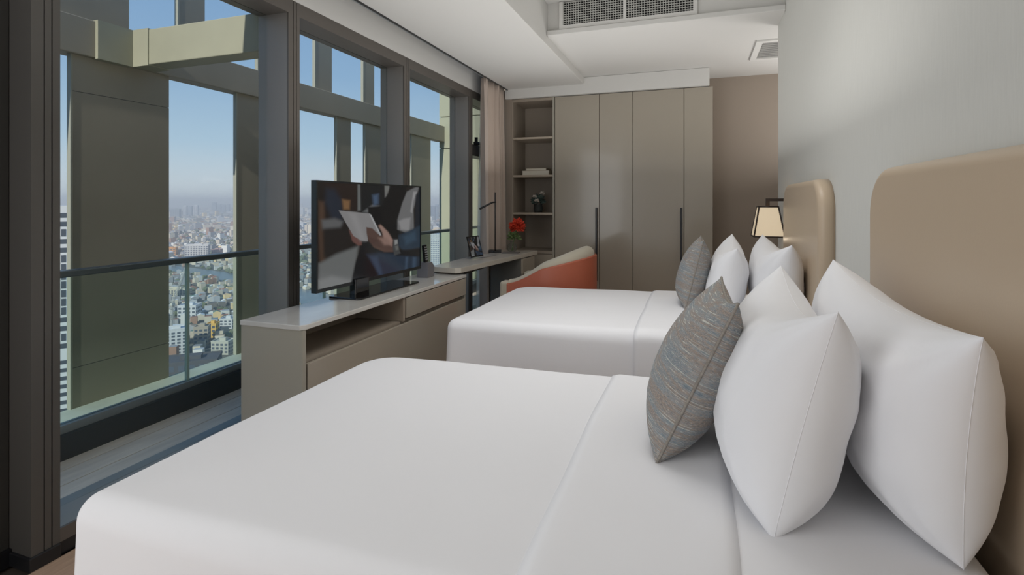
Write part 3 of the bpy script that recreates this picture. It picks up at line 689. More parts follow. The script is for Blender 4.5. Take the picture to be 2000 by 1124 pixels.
# picture shown on the screens, painted per vertex on the flat screen
POLYS = [  # zoom-pixel polygons of the picture (4.323x crop at 580,340), colour, softness
 ([(160, 40), (560, 40), (560, 1000), (160, 1020)], (38, 33, 31), 4),
 ([(185, 230), (235, 235), (240, 740), (200, 760), (185, 500)], (86, 62, 44), 14),
 ([(200, 40), (520, 60), (510, 310), (330, 300), (260, 120)], (46, 34, 30), 20),
 ([(250, 120), (320, 130), (385, 230), (380, 400), (300, 390), (240, 240)], (36, 46, 62), 20),
 ([(385, 215), (450, 225), (445, 300), (395, 300)], (140, 98, 48), 10),
 ([(210, 390), (320, 375), (390, 400), (370, 460), (220, 470)], (100, 102, 104), 14),
 ([(220, 470), (420, 450), (430, 640), (230, 700)], (40, 36, 34), 20),
 ([(515, 70), (535, 70), (545, 310), (515, 310)], (112, 118, 118), 6),
 ([(540, 60), (900, 80), (900, 560), (560, 620), (540, 300)], (28, 31, 34), 8),
 ([(560, 320), (640, 260), (700, 270), (620, 330)], (110, 114, 116), 8),
 ([(640, 180), (690, 170), (690, 250), (650, 270)], (62, 92, 126), 12),
 ([(742, 70), (785, 85), (775, 180), (745, 200)], (122, 124, 120), 5),
 ([(600, 280), (720, 270), (800, 90), (930, 90), (900, 300), (850, 560), (620, 560)], (20, 21, 24), 6),
 ([(185, 760), (330, 680), (520, 610), (510, 700), (460, 940), (185, 1010)], (112, 116, 116), 14),
 ([(185, 900), (300, 860), (460, 900), (460, 940), (185, 1010)], (132, 136, 136), 16),
 ([(930, 150), (1035, 95), (1010, 210), (985, 300), (990, 470), (930, 500), (850, 470), (850, 390), (890, 250)], (116, 117, 119), 5),
 ([(985, 150), (1015, 150), (985, 230), (975, 330), (960, 320)], (158, 158, 160), 5),
 ([(900, 380), (960, 370), (950, 480), (880, 470), (860, 400)], (150, 150, 152), 8),
 ([(1005, 180), (1050, 120), (1050, 470), (995, 480)], (26, 34, 46), 6),
 ([(560, 570), (700, 650), (820, 660), (1050, 640), (1050, 830), (720, 900), (460, 935), (500, 740)], (20, 24, 30), 6),
 ([(590, 680), (700, 665), (1040, 690), (1030, 780), (900, 850), (740, 880), (640, 760)], (32, 52, 74), 12),
 ([(620, 700), (680, 700), (730, 860), (700, 870)], (46, 72, 100), 12),
 ([(920, 700), (940, 700), (930, 820), (915, 820)], (54, 82, 110), 8),
 ([(980, 700), (1010, 700), (1005, 800), (975, 800)], (50, 78, 106), 8),
 ([(860, 520), (1050, 430), (1050, 620), (900, 650), (860, 610)], (34, 58, 78), 8),
 ([(900, 530), (1000, 480), (1010, 560), (920, 600)], (46, 78, 102), 14),
 ([(820, 640), (1050, 640), (1050, 700), (840, 690)], (24, 24, 28), 8),
 ([(440, 470), (480, 510), (550, 560), (550, 600), (520, 606), (470, 570)], (118, 74, 66), 5),
 ([(355, 308), (610, 334), (625, 342), (712, 520), (700, 520), (610, 460), (600, 570), (550, 565), (480, 525), (430, 440)], (142, 141, 142), 2.5),
 ([(440, 330), (500, 335), (580, 560), (540, 560)], (152, 151, 152), 18),
 ([(612, 336), (630, 345), (716, 520), (702, 522)], (176, 178, 180), 2.5),
 ([(588, 450), (640, 460), (700, 520), (750, 520), (690, 430), (705, 425), (760, 480), (815, 560), (815, 660), (740, 660), (650, 620), (600, 540), (590, 500)], (96, 68, 58), 4),
 ([(690, 440), (710, 430), (770, 490), (812, 560), (800, 610), (740, 560), (720, 490)], (164, 126, 112), 7),
 ([(690, 540), (760, 540), (800, 600), (740, 600)], (150, 114, 100), 10),
 ([(600, 520), (680, 560), (720, 620), (660, 620), (610, 570)], (88, 60, 52), 8),
 ([(815, 550), (852, 548), (868, 650), (880, 670), (825, 690), (812, 640)], (70, 72, 74), 4),
 ([(826, 560), (850, 556), (852, 590), (828, 600)], (150, 152, 150), 4),
 ([(830, 610), (856, 606), (860, 640), (836, 646)], (104, 106, 104), 4),
]
def sdf(P, X, Y):
    n = len(P); d = np.full(X.shape, 1e9); ins = np.zeros(X.shape, bool)
    for i in range(n):
        ax, ay = P[i]; bx, by = P[(i+1) % n]; ex, ey = bx-ax, by-ay
        h = np.clip(((X-ax)*ex+(Y-ay)*ey)/(ex*ex+ey*ey+1e-9), 0, 1)
        d = np.minimum(d, (X-ax-ex*h)**2+(Y-ay-ey*h)**2)
        c = ((ay > Y) != (by > Y)) & (X < ex*(Y-ay)/((by-ay) if by != ay else 1e-9)+ax); ins ^= c
    d = np.sqrt(d); return np.where(ins, d, -d)
def paint(nu, nv):
    """colours of the picture sampled on nu x nv points; rows from the top, columns left to right"""
    U = np.linspace(0, 1, nu); W_ = np.linspace(1, 0, nv)
    yy = ty0+bz+(ty1-ty0-2*bz)*U[None, :]+0*W_[:, None]; zz = (tz0+.02)+(tz1-bz-tz0-.02)*W_[:, None]+0*U[None, :]
    d = -SN*TX+CS*yy; l_ = CS*TX+SN*yy; u = 1000+1020*l_/d; v = 395-1020*(zz-H)/d
    X, Y = (u-580)*4.323, (v-340)*4.323
    out = np.tile(np.array(lin((34, 30, 29))), (nv, nu, 1))
    for P, c, s in POLYS:
        a = np.clip(.5+sdf(P, X, Y)/(3.2*s), 0, 1); a = (a*a*(3-2*a))[..., None]; out = out*(1-a)+np.array(lin(c))*a
    return (out*.72+out.mean(2, keepdims=True)*.28)*.85
def screen(name, o0, du, dv, nu, nv, parent, gain=1, label=None):
    """flat grid from top-left o0 along du (right) and dv (down)"""
    pic = paint(nu, nv); o0, du, dv = Vector(o0), Vector(du), Vector(dv)
    V = [o0+du*(i/(nu-1))+dv*(j/(nv-1)) for j in range(nv) for i in range(nu)]
    F = [(j*nu+i, (j+1)*nu+i, (j+1)*nu+i+1, j*nu+i+1) for j in range(nv-1) for i in range(nu-1)]
    me = mesh(name, V, F); at = me.color_attributes.new('Col', 'FLOAT_COLOR', 'POINT')
    at.data.foreach_set('color', np.concatenate([pic*gain, np.ones((nv, nu, 1))], 2).ravel())
    return link(name, me, M_screen, parent, label=label)
screen('screen', (TX-.002, ty0+bz, tz1-bz), (0, ty1-ty0-2*bz, 0), (0, 0, -(tz1-bz-tz0-.02)), 300, 170, tv, label='glossy screen showing a seated man holding a tablet')
tyc = (ty0+ty1)/2-.12
prism('stand_base', rrect(-2.095, -1.862, 2.60, 3.32, .03), ct, ct+.012, M_glossblk, tv, bev=.004)
prism('neck', rrect(TX-.03, TX+.02, 2.66, 2.80, .01), ct+.012, tz0+.03, M_glossblk, tv)
# remote holder
rx, ry = on_z(832, 541, ct).x-.0, on_z(832, 541, ct).y
rh = thing('remote_holder', (rx, ry, ct), 'grey remote control holder standing right of the television', 'remote holder')
prism('pocket', [(ry-.055, ct), (ry+.055, ct), (ry+.055, ct+.075), (ry+.02, ct+.115), (ry-.045, ct+.115)], rx-.05, rx+.045, mat('grey_holder', (110, 108, 112), .5), rh, axis='x', bev=.004)
rm = thing('remote_control', (rx, ry-.02, ct+.1), 'black remote control standing upright in the grey holder', 'remote control')
def tilt_box(name, c, sx_, sy_, sz_, tilt, m, parent, bev=.003):
    bm = bmesh.new(); addbox(bm, -sx_/2, sx_/2, -sy_/2, sy_/2, 0, sz_)
    if bev: bmesh.ops.bevel(bm, geom=bm.edges[:], offset=bev, segments=2, affect='EDGES')
    bmesh.ops.transform(bm, matrix=Matrix.Translation(c) @ Matrix.Rotation(tilt[1], 4, 'Y') @ Matrix.Rotation(tilt[0], 4, 'X'), verts=bm.verts[:])
    return link(name, bmm(name, bm), m, parent)
tilt_box('body', (rx+.01, ry-.022, ct+.116), .02, .046, .135, (.10, -.05), M_dark, rm)
for j in range(6):
    for i in range(3):
        tilt_box('button', (rx+.0185+(-.05)*(.018*j), ry-.036+.0135*i-.10*(.018*j), ct+.135+.0185*j), .004, .008, .009, (.10, -.05), mat('button_grey', (150, 152, 156), .5), rm, 0)

# ------------------------------------------------------------------ DESK
dz = .775
dk = thing('desk', (-1.85, 4.7, 0), 'pale long desk under the far window with grey end cabinet', 'desk')
prism('desktop', [(-2.04, 3.79), (-1.80, 3.765), (-1.765, 3.80), (-1.61, 5.42), (-1.985, 5.42), (-1.985, 4.9), (-2.05, 4.85)], dz-.042, dz, M_deskwood, dk, bev=.002)
box('cabinet', -1.98, -1.655, 4.98, 5.40, .0, dz-.044, M_greypanel, dk)
for a, b in ((.575, .725), (.30, .57), (.05, .295)): box('drawer', -1.655, -1.635, 4.99, 5.395, a, b, M_lacq, dk, bev=.002)
box('back_rail', -2.06, -2.045, 3.85, 4.97, .62, dz-.044, M_greypanel, dk)
# laptop
lc = on_z(948, 503, dz)
lp = thing('laptop', (lc.x, lc.y, dz), 'small open laptop with dark picture on the desk', 'laptop')
A = on_z(922, 505, dz); 
p0 = Vector((A.x-.02, A.y+.01, dz)); across = Vector((.10, -.015, 0)).normalized()
a_ = on_z(921, 505, dz+.008); b_ = on_z(945, 501, dz+.008)
ac = (b_-a_); ac.z = 0; Wd = ac.length; acn = ac.normalized(); nrm = Vector((acn.y, -acn.x, 0))   # towards the camera side
def slab_obj(name, o0, e1, e2, th, m, parent):
    n_ = e1.cross(e2).normalized()*th; o0 = Vector(o0); V = [o0, o0+e1, o0+e1+e2, o0+e2]; V += [v+n_ for v in V]
    return link(name, mesh(name, V, [(0, 3, 2, 1), (4, 5, 6, 7), (0, 1, 5, 4), (1, 2, 6, 5), (2, 3, 7, 6), (3, 0, 4, 7)]), m, parent)
ba = a_.copy(); ba.z = dz+.001
slab_obj('keyboard_base', ba, ac, Vector((.06, .17, 0)), .010, mat('grey_laptop_base', (96, 96, 98), .4), lp)
lean = Vector((-.035, -.035, .195)); hin = ba+Vector((0, 0, .012))
nn = ac.cross(lean).normalized(); nn = nn if nn.dot(Vector((0, 0, H))-hin) > 0 else -nn
V = [hin, hin+ac*.97, hin+ac*.97+lean, hin+lean]; V += [v-nn*.006 for v in V]
link('lid', mesh('lid', V, [(0, 1, 2, 3), (4, 7, 6, 5), (0, 4, 5, 1), (1, 5, 6, 2), (2, 6, 7, 3), (3, 7, 4, 0)]), M_dark, lp)
screen('screen', hin+lean*.96+ac*.03+nn*.001, ac*.91, -lean*.9, 60, 50, lp, .8)
# tray, box, notebooks
def pbox(name, u, v, sx_, sy_, sz_, rot, m, label, cat, z=dz):
    p = on_z(u, v, z); bm = bmesh.new(); addbox(bm, -sx_/2, sx_/2, -sy_/2, sy_/2, 0, sz_); bmesh.ops.bevel(bm, geom=bm.edges[:], offset=min(.003, sz_*.2), segments=2, affect='EDGES')
    bmesh.ops.transform(bm, matrix=Matrix.Translation((p.x, p.y, z)) @ Matrix.Rotation(rot, 4, 'Z'), verts=bm.verts[:])
    return link(name, bmm(name, bm), m, label=label, cat=cat)
pbox('lamp_box', 967, 494, .13, .09, .032, .3, M_dark, 'small black box at the foot of the desk lamp', 'box')
pbox('notebook', 998, 495, .17, .12, .012, .1, mat('grey_notebook', (112, 106, 102), .6), 'grey notebook lying on the desk beside the vase', 'notebook')
# desk lamp
lpz = dz+.032
b_l = on_z(967, 492.5, lpz); b_l.z = lpz
dl = thing('desk_lamp', b_l, 'thin black desk lamp with straight tilted arm before the curtain', 'desk lamp')
def toplane(u, v, p): r = ray(u, v); k = (SN*-p.x+CS*p.y)/(SN*-r.x+CS*r.y); return Vector((0, 0, H))+r*k
top = toplane(968, 376, b_l); jt = toplane(969, 395, b_l); e1_ = toplane(961, 396, b_l)
lathe('foot', [(.03, 0), (.03, .006), (.006, .01)], b_l, M_dark, dl, 20)
tube('pole', [b_l+Vector((0, 0, .006)), (b_l.x, b_l.y, top.z)], .0055, M_dark, dl)
end = toplane(936, 408, b_l)+Vector((.05, -.10, 0))
tube('arm', [jt, e1_, end], [.008, .009, .0095], M_dark, dl)
# vase with red flower
vb = on_z(1000, 490, dz+.012); vb = Vector((vb.x, vb.y, dz+.012)); vb = on_z(1000, 492, dz); 
vs_ = thing('flower_vase', vb, 'round clear glass vase standing at the far end of the desk', 'vase')
lathe('bowl', [(.001, 0), (.035, .002), (.052, .025), (.055, .045), (.045, .075), (.026, .09), (.022, .1), (.028, .112), (.026, .112), (.019, .1), (.023, .09), (.042, .074), (.052, .045), (.049, .026), (.033, .005), (.001, .004)], vb, M_vase, vs_)
fh = toplane(1010, 442, vb)
fw = thing('red_flower', vb+Vector((0, 0, .02)), 'orange red dahlia bloom with green stem in the glass vase', 'flower')
tube('stem', [vb+Vector((0, 0, .012)), vb+Vector((.01, 0, .08)), fh-Vector((0, 0, .03))], .004, mat('flower_stem', (98, 130, 70), .6), fw)
leafball('bloom', fh, .092, 320, mat('red_petal', (222, 74, 48), .6), fw, .011, .03, 11, -.7)
leafball('bloom_heart', fh+Vector((-.0, -.05, -.005)), .022, 30, mat('dark_petal', (150, 72, 40), .6), fw, .006, .01, 12)
leafball('leaves', vb+Vector((.02, -.01, .15)), .085, 60, mat('flower_leaf', (112, 132, 84), .6), fw, .014, .03, 13, -.2)

# ------------------------------------------------------------------ ARMCHAIR (round tub, open to the desk)
AC, AD = Vector((-1.225, 4.54, 0)), .33
ch = thing('armchair', (AC.x, AC.y, 0), 'tub armchair with orange leather shell and cream padding beyond far bed', 'armchair')
def tub(name, ro, ri, ztop_off, m, z0, inset=0, rim=True):
    # plan curve: straight arms from the open front (x low) joining a half circle at the back (x high)
    pts = []; L_ = .30; n1 = 14; n2 = 30
    for i in range(n1): pts.append((-L_*(1-i/n1), -1, i/n1*.25))
    for i in range(n2+1): a = -PI/2+PI*i/n2; pts.append((math.cos(a), math.sin(a), .25+.5*i/n2))
    for i in range(n1): pts.append((-L_*((i+1)/n1), 1, .75+(i+1)/n1*.25))
    V, F = [], []; K = 12
    def P(q, r):
        x, y, s = q
        return (AC.x+.02+(x*r if x > 0 else x), AC.y+y*r*1.0)
    prof = []
    for q in pts:
        s = q[2]; hh = .5-.5*math.cos(2*PI*min(max(s, 0), 1)); z1 = .625+.24*hh**.8+ztop_off
        z1 += ztop_off*1.0*hh*(3 if ztop_off > 0 else 1); o, i_ = P(q, ro), P(q, ri); th = (ro-ri)/2; zc = z1-th*.9; mx_, my = (o[0]+i_[0])/2, (o[1]+i_[1])/2
        ring = [(o[0], o[1], z0), (o[0], o[1], (z0+zc)/2)]
        for k in range(9):
            a = PI*k/8; ring.append((mx_+(o[0]-mx_)*math.cos(a), my+(o[1]-my)*math.cos(a), zc+th*.9*math.sin(a)))
        ring.append((i_[0], i_[1], z0)); prof.append(ring)
    R_ = len(prof[0])
    for r_ in prof: V += r_
    for a in range(len(prof)-1):
        for b in range(R_): F.append((a*R_+b, (a+1)*R_+b, (a+1)*R_+(b+1) % R_, a*R_+(b+1) % R_))
    F.append(tuple(range(R_))[::-1]); F.append(tuple((len(prof)-1)*R_+b for b in range(R_)))
    return link(name, mesh(name, V, F), m, ch, smooth=True)
tub('outer_shell', .39, .365, -.012, M_orange, .16)
tub('padding', .3655, .235, .012, M_cream, .20)
box('seat', AC.x-.30, AC.x+.22, AC.y-.25, AC.y+.25, .26, .46, M_cream, ch, bev=.04, seg=4)
box('arm_front', AC.x-.345, AC.x-.27, AC.y-.39, AC.y-.27, .17, .625, M_cream, ch, bev=.02, seg=3); box('arm_front', AC.x-.345, AC.x-.27, AC.y+.27, AC.y+.39, .17, .625, M_cream, ch, bev=.02, seg=3)
prism('base_frame', rrect(AC.x-.28, AC.x+.28, AC.y-.28, AC.y+.28, .1), .14, .26, M_basefab, ch)
for sx_ in (-1, 1):
    for sy_ in (-1, 1): tube('leg', [(AC.x+sx_*.24, AC.y+sy_*.24, 0), (AC.x+sx_*.21, AC.y+sy_*.21, .16)], [.012, .018], M_dark, ch)

# ------------------------------------------------------------------ BEDS
def slab_quilt(name, x0, x1, y0, y1, z0, zt, R_, re, m, parent, flare=.02, crown=.014, rise=.032, seed=0, wr=.004, **k):
    """soft rounded box: duvet wrapped over the mattress"""
    n = 14; outline = rrect(0, 1, 0, 1, .1, 2)
    def ring(off):
        r = [max(.01, q-off) for q in R_]
        P = []
        X0, X1, Y0, Y1 = x0+off, x1-off, y0+off, y1-off
        for (cx, cy_, a0, q) in ((X1, Y1, 0, r[0]), (X0, Y1, PI/2, r[1]), (X0, Y0, PI, r[2]), (X1, Y0, 1.5*PI, r[3])):
            sx_ = -1 if cx == X1 else 1; sy_ = -1 if cy_ == Y1 else 1
            for i in range(n+1): a = a0+PI/2*i/n; P.append(Vector((cx+sx_*q+q*math.cos(a), cy_+sy_*q+q*math.sin(a))))
        # fill straight runs
        Q = []
        for i in range(4):
            seg = P[i*(n+1):(i+1)*(n+1)]; Q += seg; nx_ = P[((i+1) % 4)*(n+1)]
            for j in range(1, 24): Q.append(seg[-1].lerp(nx_, j/24))
        return Q
    rows = []; zr = zt-re
    for j in range(12):
        q = j/12; rows.append([(p.x, p.y, z0+(zr-z0)*q) for p in ring(-flare*(1-q)**1.2)])
    for j in range(9):
        a = PI/2*j/8; rows.append([(p.x, p.y, zr+re*math.sin(a)) for p in ring(re*(1-math.cos(a)))])
    top = ring(re); C = Vector(((x0+x1)/2, (y0+y1)/2)); nr = 36
    for j in range(1, nr):
        s = 1-j/nr
        rows.append([(C.x+(p.x-C.x)*s, C.y+(p.y-C.y)*s, zt) for p in top])
    V = []; W = len(top)
    for j, row in enumerate(rows):
        for (x, y, z) in row:
            if z > zr:
                q = (z-zr)/re; ex = min((x-x0), (x1-x))/.5; ey = min(y-y0, y1-y)/.45; e = min(1, max(0, min(ex, ey)))
                z += q*(crown*math.sin(e*PI/2)+rise*(x-x0)/(x1-x0)+wr*(noise.noise(Vector((x*2.3, y*2.1, seed)))+.45*noise.noise(Vector((x*5+y*2, y*6, seed+3)))))
            else:
                q = 1-(z-z0)/(zr-z0); f = wr*2.2*q*noise.noise(Vector((x*5, y*5, seed+9))); x += f*(1 if x > C.x else -1); y += f*(1 if y > C.y else -1)
            V.append((x, y, z))
    V.append((C.x, C.y, zt+crown+rise*.5)); F = []
    for j in range(len(rows)-1):
        for i in range(W): F.append((j*W+i, j*W+(i+1) % W, (j+1)*W+(i+1) % W, (j+1)*W+i))
    l_ = (len(rows)-1)*W
    for i in range(W): F.append((l_+i, l_+(i+1) % W, len(V)-1))
    return link(name, mesh(name, V, F), m, parent, smooth=True, **k)

BX0, BX1 = -1.335, .525
def zsurf(x, y, y0, y1, zt, seed, rise=.032, crown=.014, wr=.004):
    ex = min((x-BX0), (BX1-x))/.5; ey = min(y-y0, y1-y)/.45; e = min(1, max(0, min(ex, ey)))
    return zt+crown*math.sin(e*PI/2)+rise*(x-BX0)/(BX1-BX0)+wr*(noise.noise(Vector((x*2.3, y*2.1, seed)))+.45*noise.noise(Vector((x*5+y*2, y*6, seed+3))))
def fold_sheet(name, xa, xb, y0, y1, zt, seed, lift, m, parent, **k):
    """turned-down cloth band lying across the bed, falling over both sides"""
    ny, nx = 90, 14; V, F = [], []; th = lift; re = .055
    path = []
    d = .30; P = [('side', -1)]
    L_ = [(y0-.014, zt-re-d+d*i/10) for i in range(11)]
    L_ += [(y0-.014+(re+.014)*(1-math.cos(PI/2*i/8)), None) for i in range(1, 9)]
    L_ += [(y0+re+(y1-y0-2*re)*i/50, None) for i in range(1, 50)]
    L_ += [(y1-re+(re+.014)*math.sin(PI/2*i/8), None) for i in range(0, 9)]
    L_ += [(y1+.014, zt-re-d*i/10) for i in range(1, 11)]
    for (y, z) in L_:
        for i in range(nx+1):
            q = i/nx; x = xa+(xb-xa)*q+.006*noise.noise(Vector((y*3, seed, q)))
            if z is None:
                if y < y0+re: s = min(1, max(0, (y0+re-y)/(re+.014))); zz = zsurf(x, y0+re, y0, y1, zt, seed)-re*(1-math.sqrt(max(0, 1-s*s)))
                elif y > y1-re: s = min(1, max(0, (y-y1+re)/(re+.014))); zz = zsurf(x, y1-re, y0, y1, zt, seed)-re*(1-math.sqrt(max(0, 1-s*s)))
                else: zz = zsurf(x, y, y0, y1, zt, seed)
                edge = min(1, min(q, 1-q)/.06); zz += th*(.25+.75*math.sin(edge*PI/2))
            else:
                zz = z+(zsurf(x, y0+re, y0, y1, zt, seed)-zt)
            V.append((x, y, zz))
    W = nx+1; n0 = len(V)
    for j in range(len(L_)-1):
        for i in range(nx): a = j*W+i; F.append((a, a+1, a+W+1, a+W))
    me = mesh(name, V, F); o = link(name, me, m, parent, smooth=True, **k)
    md = o.modifiers.new('thickness', 'SOLIDIFY'); md.thickness = .006; md.offset = -1
    return o
def make_bed(y0, y1, seed, lab, side):
    zt = .634
    b = thing('bed', ((BX0+BX1)/2, (y0+y1)/2, 0), lab+' bed with dark fabric base and white mattress', 'bed')
    box('base', BX0+.06, BX1, y0+.05, y1-.05, .05, .26, M_basefab, b, bev=.015)
    box('mattress', BX0+.05, BX1-.005, y0+.05, y1-.05, .26, .605, M_sheet, b, bev=.03, seg=3)
    for x in (BX0+.14, BX1-.12):
        for y in (y0+.14, y1-.14): tube('leg', [(x, y, 0), (x, y, .05)], .025, M_dark, b)
    q = slab_quilt('duvet', BX0, BX1-.02, y0, y1, .10, zt, (.03, .17, .05, .03), .055, M_sheet, None, rise=.032, seed=seed, label='smooth white duvet covering the %s bed' % side, cat='duvet')
    fold_sheet('turned_down_sheet', -.29, .075, y0, y1, zt, seed, .009, M_sheet, q)
    return b
make_bed(.775, 1.99, 0, 'near', 'near'); make_bed(2.655, 3.95, 5, 'far', 'far')

def headboard(y0, y1, z1, label):
    ring_pts = 10; X1_, X0_ = .599, .532; re = .03; R_ = .15
    def outl(off):
        P = [(y0+off, 0.02), ]
        r = R_-off
        for i in range(17): a = PI-PI/2*i/16; P.append((y0+R_+r*math.cos(a), z1-R_+r*math.sin(a)))
        for i in range(17): a = PI/2-PI/2*i/16; P.append((y1-R_+r*math.cos(a), z1-R_+r*math.sin(a)))
        P.append((y1-off, .02)); return P
    rows = [(X1_, 0), (X0_+re, 0)]+[(X0_+re-re*math.sin(PI/2*i/7), re*(1-math.cos(PI/2*i/7))) for i in range(1, 8)]
    V, F = [], []
    for x, off in rows: V += [(x, a, b) for a, b in outl(off)]
    W = 36
    for j in range(len(rows)-1):
        for i in range(W): F.append((j*W+i, (j+1)*W+i, (j+1)*W+(i+1) % W, j*W+(i+1) % W))
    F.append(tuple((len(rows)-1)*W+i for i in range(W))); F.append(tuple(range(W))[::-1])
    me = mesh('headboard', V, F); bm = bmesh.new(); bm.from_mesh(me); bmesh.ops.recalc_face_normals(bm, faces=bm.faces[:]); bm.to_mesh(me); bm.free()
    o = link('headboard', me, M_leather, label=label, cat='headboard', smooth=True)
    o.data.polygons[len(me.polygons)-2].use_smooth = False
    return o
headboard(.70, 2.0, 1.405, 'large bronze leather headboard behind the near bed')
headboard(2.72, 3.76, 1.41, 'bronze leather headboard behind the far bed')

# pillows: built from four corner points (bottom near, bottom far, top near, top far)
def pillow(name, bn, bf, tn, tf, T, m, label, cat, seed, sag=.05, cat_piping=None, pinch=.03, facing=-1, fullness=1, bulge=.5, pa=4.2, pt=3.0):
    bn, bf, tn, tf = map(Vector, (bn, bf, tn, tf)); ns, nt_ = 64, 56
    nr = (bf-bn).cross(tn-bn).normalized(); nr = nr if nr.x*facing > 0 else -nr
    def edgept(s, t):
        S, T_ = (s+1)/2, (t+1)/2
        p = bn.lerp(bf, S).lerp(tn.lerp(tf, S), T_)
        ws = (bf-bn)*.5; hs = (tn-bn)*.5
        p -= ws*(s*pinch*1.6*math.cos(t*PI/2)**.8 if abs(t) < 1 else 0)
        p -= hs*(t*pinch*1.5*math.cos(s*PI/2)**.8 if abs(s) < 1 else 0)
        if t > 0: p.z -= sag*math.cos(s*PI/2)*t**2
        return p
    V, UV = [], []
    for side in (1, -1):
        for j in range(nt_+1):
            tq = math.sin((j/nt_*2-1)*PI/2)
            for i in range(ns+1):
                sq = math.sin((i/ns*2-1)*PI/2); p = edgept(sq, tq)
                a = max(0, 1-abs(sq)**pa)**.5; b = max(0, 1-abs(tq)**pt)**.55
                h = T/2*a*b*(1-.16*tq)
                wv = noise.noise(Vector((sq*1.6, tq*1.6, seed+side)))*.06+.035*noise.noise(Vector((sq*3.2, tq*3, seed+side*7)))
                h *= 1+wv*fullness
                # creases radiating out of the corners
                for cs_, ct_ in ((-1, -1), (1, -1), (-1, 1), (1, 1)):
                    dx_, dy_ = sq-cs_, tq-ct_; r = math.hypot(dx_, dy_); an = math.atan2(dy_, dx_)
                    h += .0075*fullness*math.sin(an*13+seed+cs_)*math.exp(-r*2.4)*min(1, r*3)*(a*b)**.5
                h += .0028*fullness*noise.noise(Vector((sq*2.2+tq*3.5, tq*2.2-sq*9, seed*3+side)))*(a*b)**.5
                V.append(p+nr*h*side*(1 if side > 0 else 2-2*bulge+.0)); UV.append(((sq+1)/2, (tq+1)/2))
    W = ns+1; B = (nt_+1)*W; F = []
    for j in range(nt_):
        for i in range(ns): a = j*W+i; F.append((a, a+1, a+W+1, a+W)); F.append((B+a, B+a+W, B+a+W+1, B+a+1))
    me = mesh(name, V, F); uvl = me.uv_layers.new(name='UVMap'); L_ = [x for f in me.polygons for v in f.vertices for x in UV[v]]; uvl.data.foreach_set('uv', L_)
    bm = bmesh.new(); bm.from_mesh(me); bmesh.ops.remove_doubles(bm, verts=bm.verts[:], dist=1e-5); bmesh.ops.recalc_face_normals(bm, faces=bm.faces[:]); bm.to_mesh(me); bm.free()
    o = link(name, me, m, label=label, cat=cat, smooth=True)
    if cat_piping:
        loop = [edgept(-1+2*i/30, -1) for i in range(30)]+[edgept(1, -1+2*i/30) for i in range(30)]+[edgept(1-2*i/30, 1) for i in range(30)]+[edgept(-1, 1-2*i/30) for i in range(30)]
        tube('piping', loop, .0035, cat_piping, o, 8, closed=True)
    else:
        loop = [edgept(-1+2*i/24, -1) for i in range(24)]+[edgept(1, -1+2*i/24) for i in range(24)]+[edgept(1-2*i/24, 1) for i in range(24)]+[edgept(-1, 1-2*i/24) for i in range(24)]
        tube('seam', loop, .0006, m, o, 6, closed=True)
    return o
# near bed
pillow('pillow', (.43, 1.09, .675), (.40, 1.84, .675), (.400, .955, 1.10), (.385, 1.775, 1.13), .225, M_pillow, 'big white pillow leaning on the near headboard', 'pillow', 2, sag=.03)
pillow('pillow', (.138, 1.085, .665), (.13, 1.72, .665), (.236, 1.05, 1.108), (.236, 1.70, 1.115), .24, M_pillow, 'white pillow in the middle of the near bed, between cushion and big pillow', 'pillow', 8, sag=.06)
pillow('cushion', (-.088, 1.287, .675), (-.072, 1.68, .675), (.092, 1.285, 1.07), (.072, 1.63, 1.082), .185, M_tweed, 'blue grey woven tweed cushion on the near bed', 'cushion', 4, sag=.02, cat_piping=M_pipe, pinch=.03, fullness=.5, pa=2.8, pt=2.4)
# far bed
pillow('pillow', (.42, 2.90, .675), (.40, 3.62, .675), (.446, 2.86, 1.09), (.392, 3.56, 1.10), .22, M_pillow, 'white pillow leaning on the far headboard below the wall lamp', 'pillow', 21, sag=.05)
pillow('pillow', (.14, 3.08, .665), (.14, 3.68, .665), (.215, 3.07, 1.05), (.221, 3.60, 1.098), .21, M_pillow, 'white pillow on the far bed directly behind the small cushion', 'pillow', 28, sag=.05)
pillow('cushion', (-.055, 3.20, .675), (-.055, 3.58, .675), (.045, 3.19, 1.08), (.035, 3.55, 1.085), .18, M_tweed, 'blue grey woven tweed cushion on the far bed', 'cushion', 34, sag=.02, cat_piping=M_pipe, pinch=.03, fullness=.5, pa=2.8, pt=2.4)

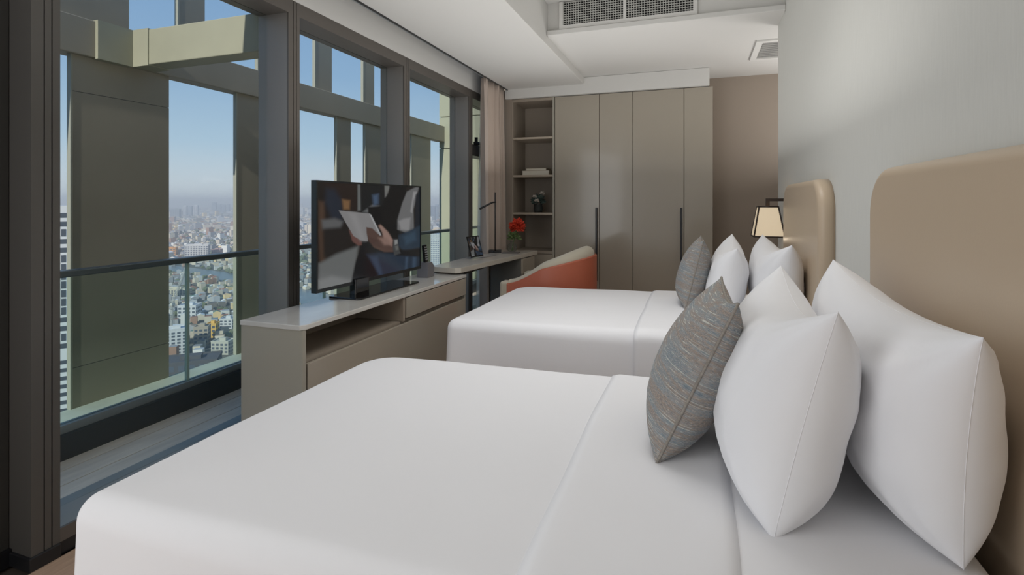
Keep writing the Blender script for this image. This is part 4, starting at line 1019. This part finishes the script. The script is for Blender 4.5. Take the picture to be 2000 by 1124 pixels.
# ------------------------------------------------------------------ WALL LAMP
lx, ly = .475, 4.02
wl = thing('wall_lamp', (.58, ly, 1.3), 'lit wall lamp with cream tapered shade and dark frame beyond far headboard', 'wall lamp')
zb, zt_ = 1.063, 1.268; hb, ht = .095, .060
def fr(z, h_): return [Vector((lx-h_, ly-h_, z)), Vector((lx+h_, ly-h_, z)), Vector((lx+h_, ly+h_, z)), Vector((lx-h_, ly+h_, z))]
Bq, Tq = fr(zb, hb), fr(zt_, ht)
msd = mat('lampshade_linen', (226, 214, 192), .8, emit=(255, 226, 184), es=.30)
for i in range(4):
    a, b, c, d = Bq[i], Bq[(i+1) % 4], Tq[(i+1) % 4], Tq[i]; nn = (b-a).cross(d-a).normalized()*.002
    V = [a, b, c, d, a-nn, b-nn, c-nn, d-nn]
    link('shade_panel', mesh('shade_panel', V, [(0, 1, 2, 3), (4, 7, 6, 5), (0, 4, 5, 1), (1, 5, 6, 2), (2, 6, 7, 3), (3, 7, 4, 0)]), msd, wl)
    tube('frame_bar', [Bq[i], Tq[i]], .0055, mat('lamp_bronze', (62, 54, 50), .4, metal=.5), wl, 6); tube('frame_bar', [Bq[i], Bq[(i+1) % 4]], .0055, MATS['lamp_bronze'], wl, 6); tube('frame_bar', [Tq[i], Tq[(i+1) % 4]], .0055, MATS['lamp_bronze'], wl, 6)
box('bracket', lx-.012, .60, ly-.012, ly+.012, 1.305, 1.325, MATS['lamp_bronze'], wl); box('bracket_drop', lx-.012, lx+.012, ly-.012, ly+.012, 1.266, 1.305, MATS['lamp_bronze'], wl)
box('wall_plate', .585, .60, ly-.04, ly+.04, .95, 1.36, MATS['lamp_bronze'], wl)
lathe('bulb', [(.001, 0), (.022, .02), (.026, .045), (.012, .075), (.012, .1)], (lx, ly, 1.12), mat('warm_bulb', (255, 230, 190), .4, emit=(255, 220, 170), es=6), wl, 16)
d = bpy.data.lights.new('wall_lamp_light', 'POINT'); d.energy = .7; d.color = (1, .82, .6); d.shadow_soft_size = .04
o = bpy.data.objects.new('wall_lamp_light', d); COL.objects.link(o); o.location = (lx, ly, 1.075)
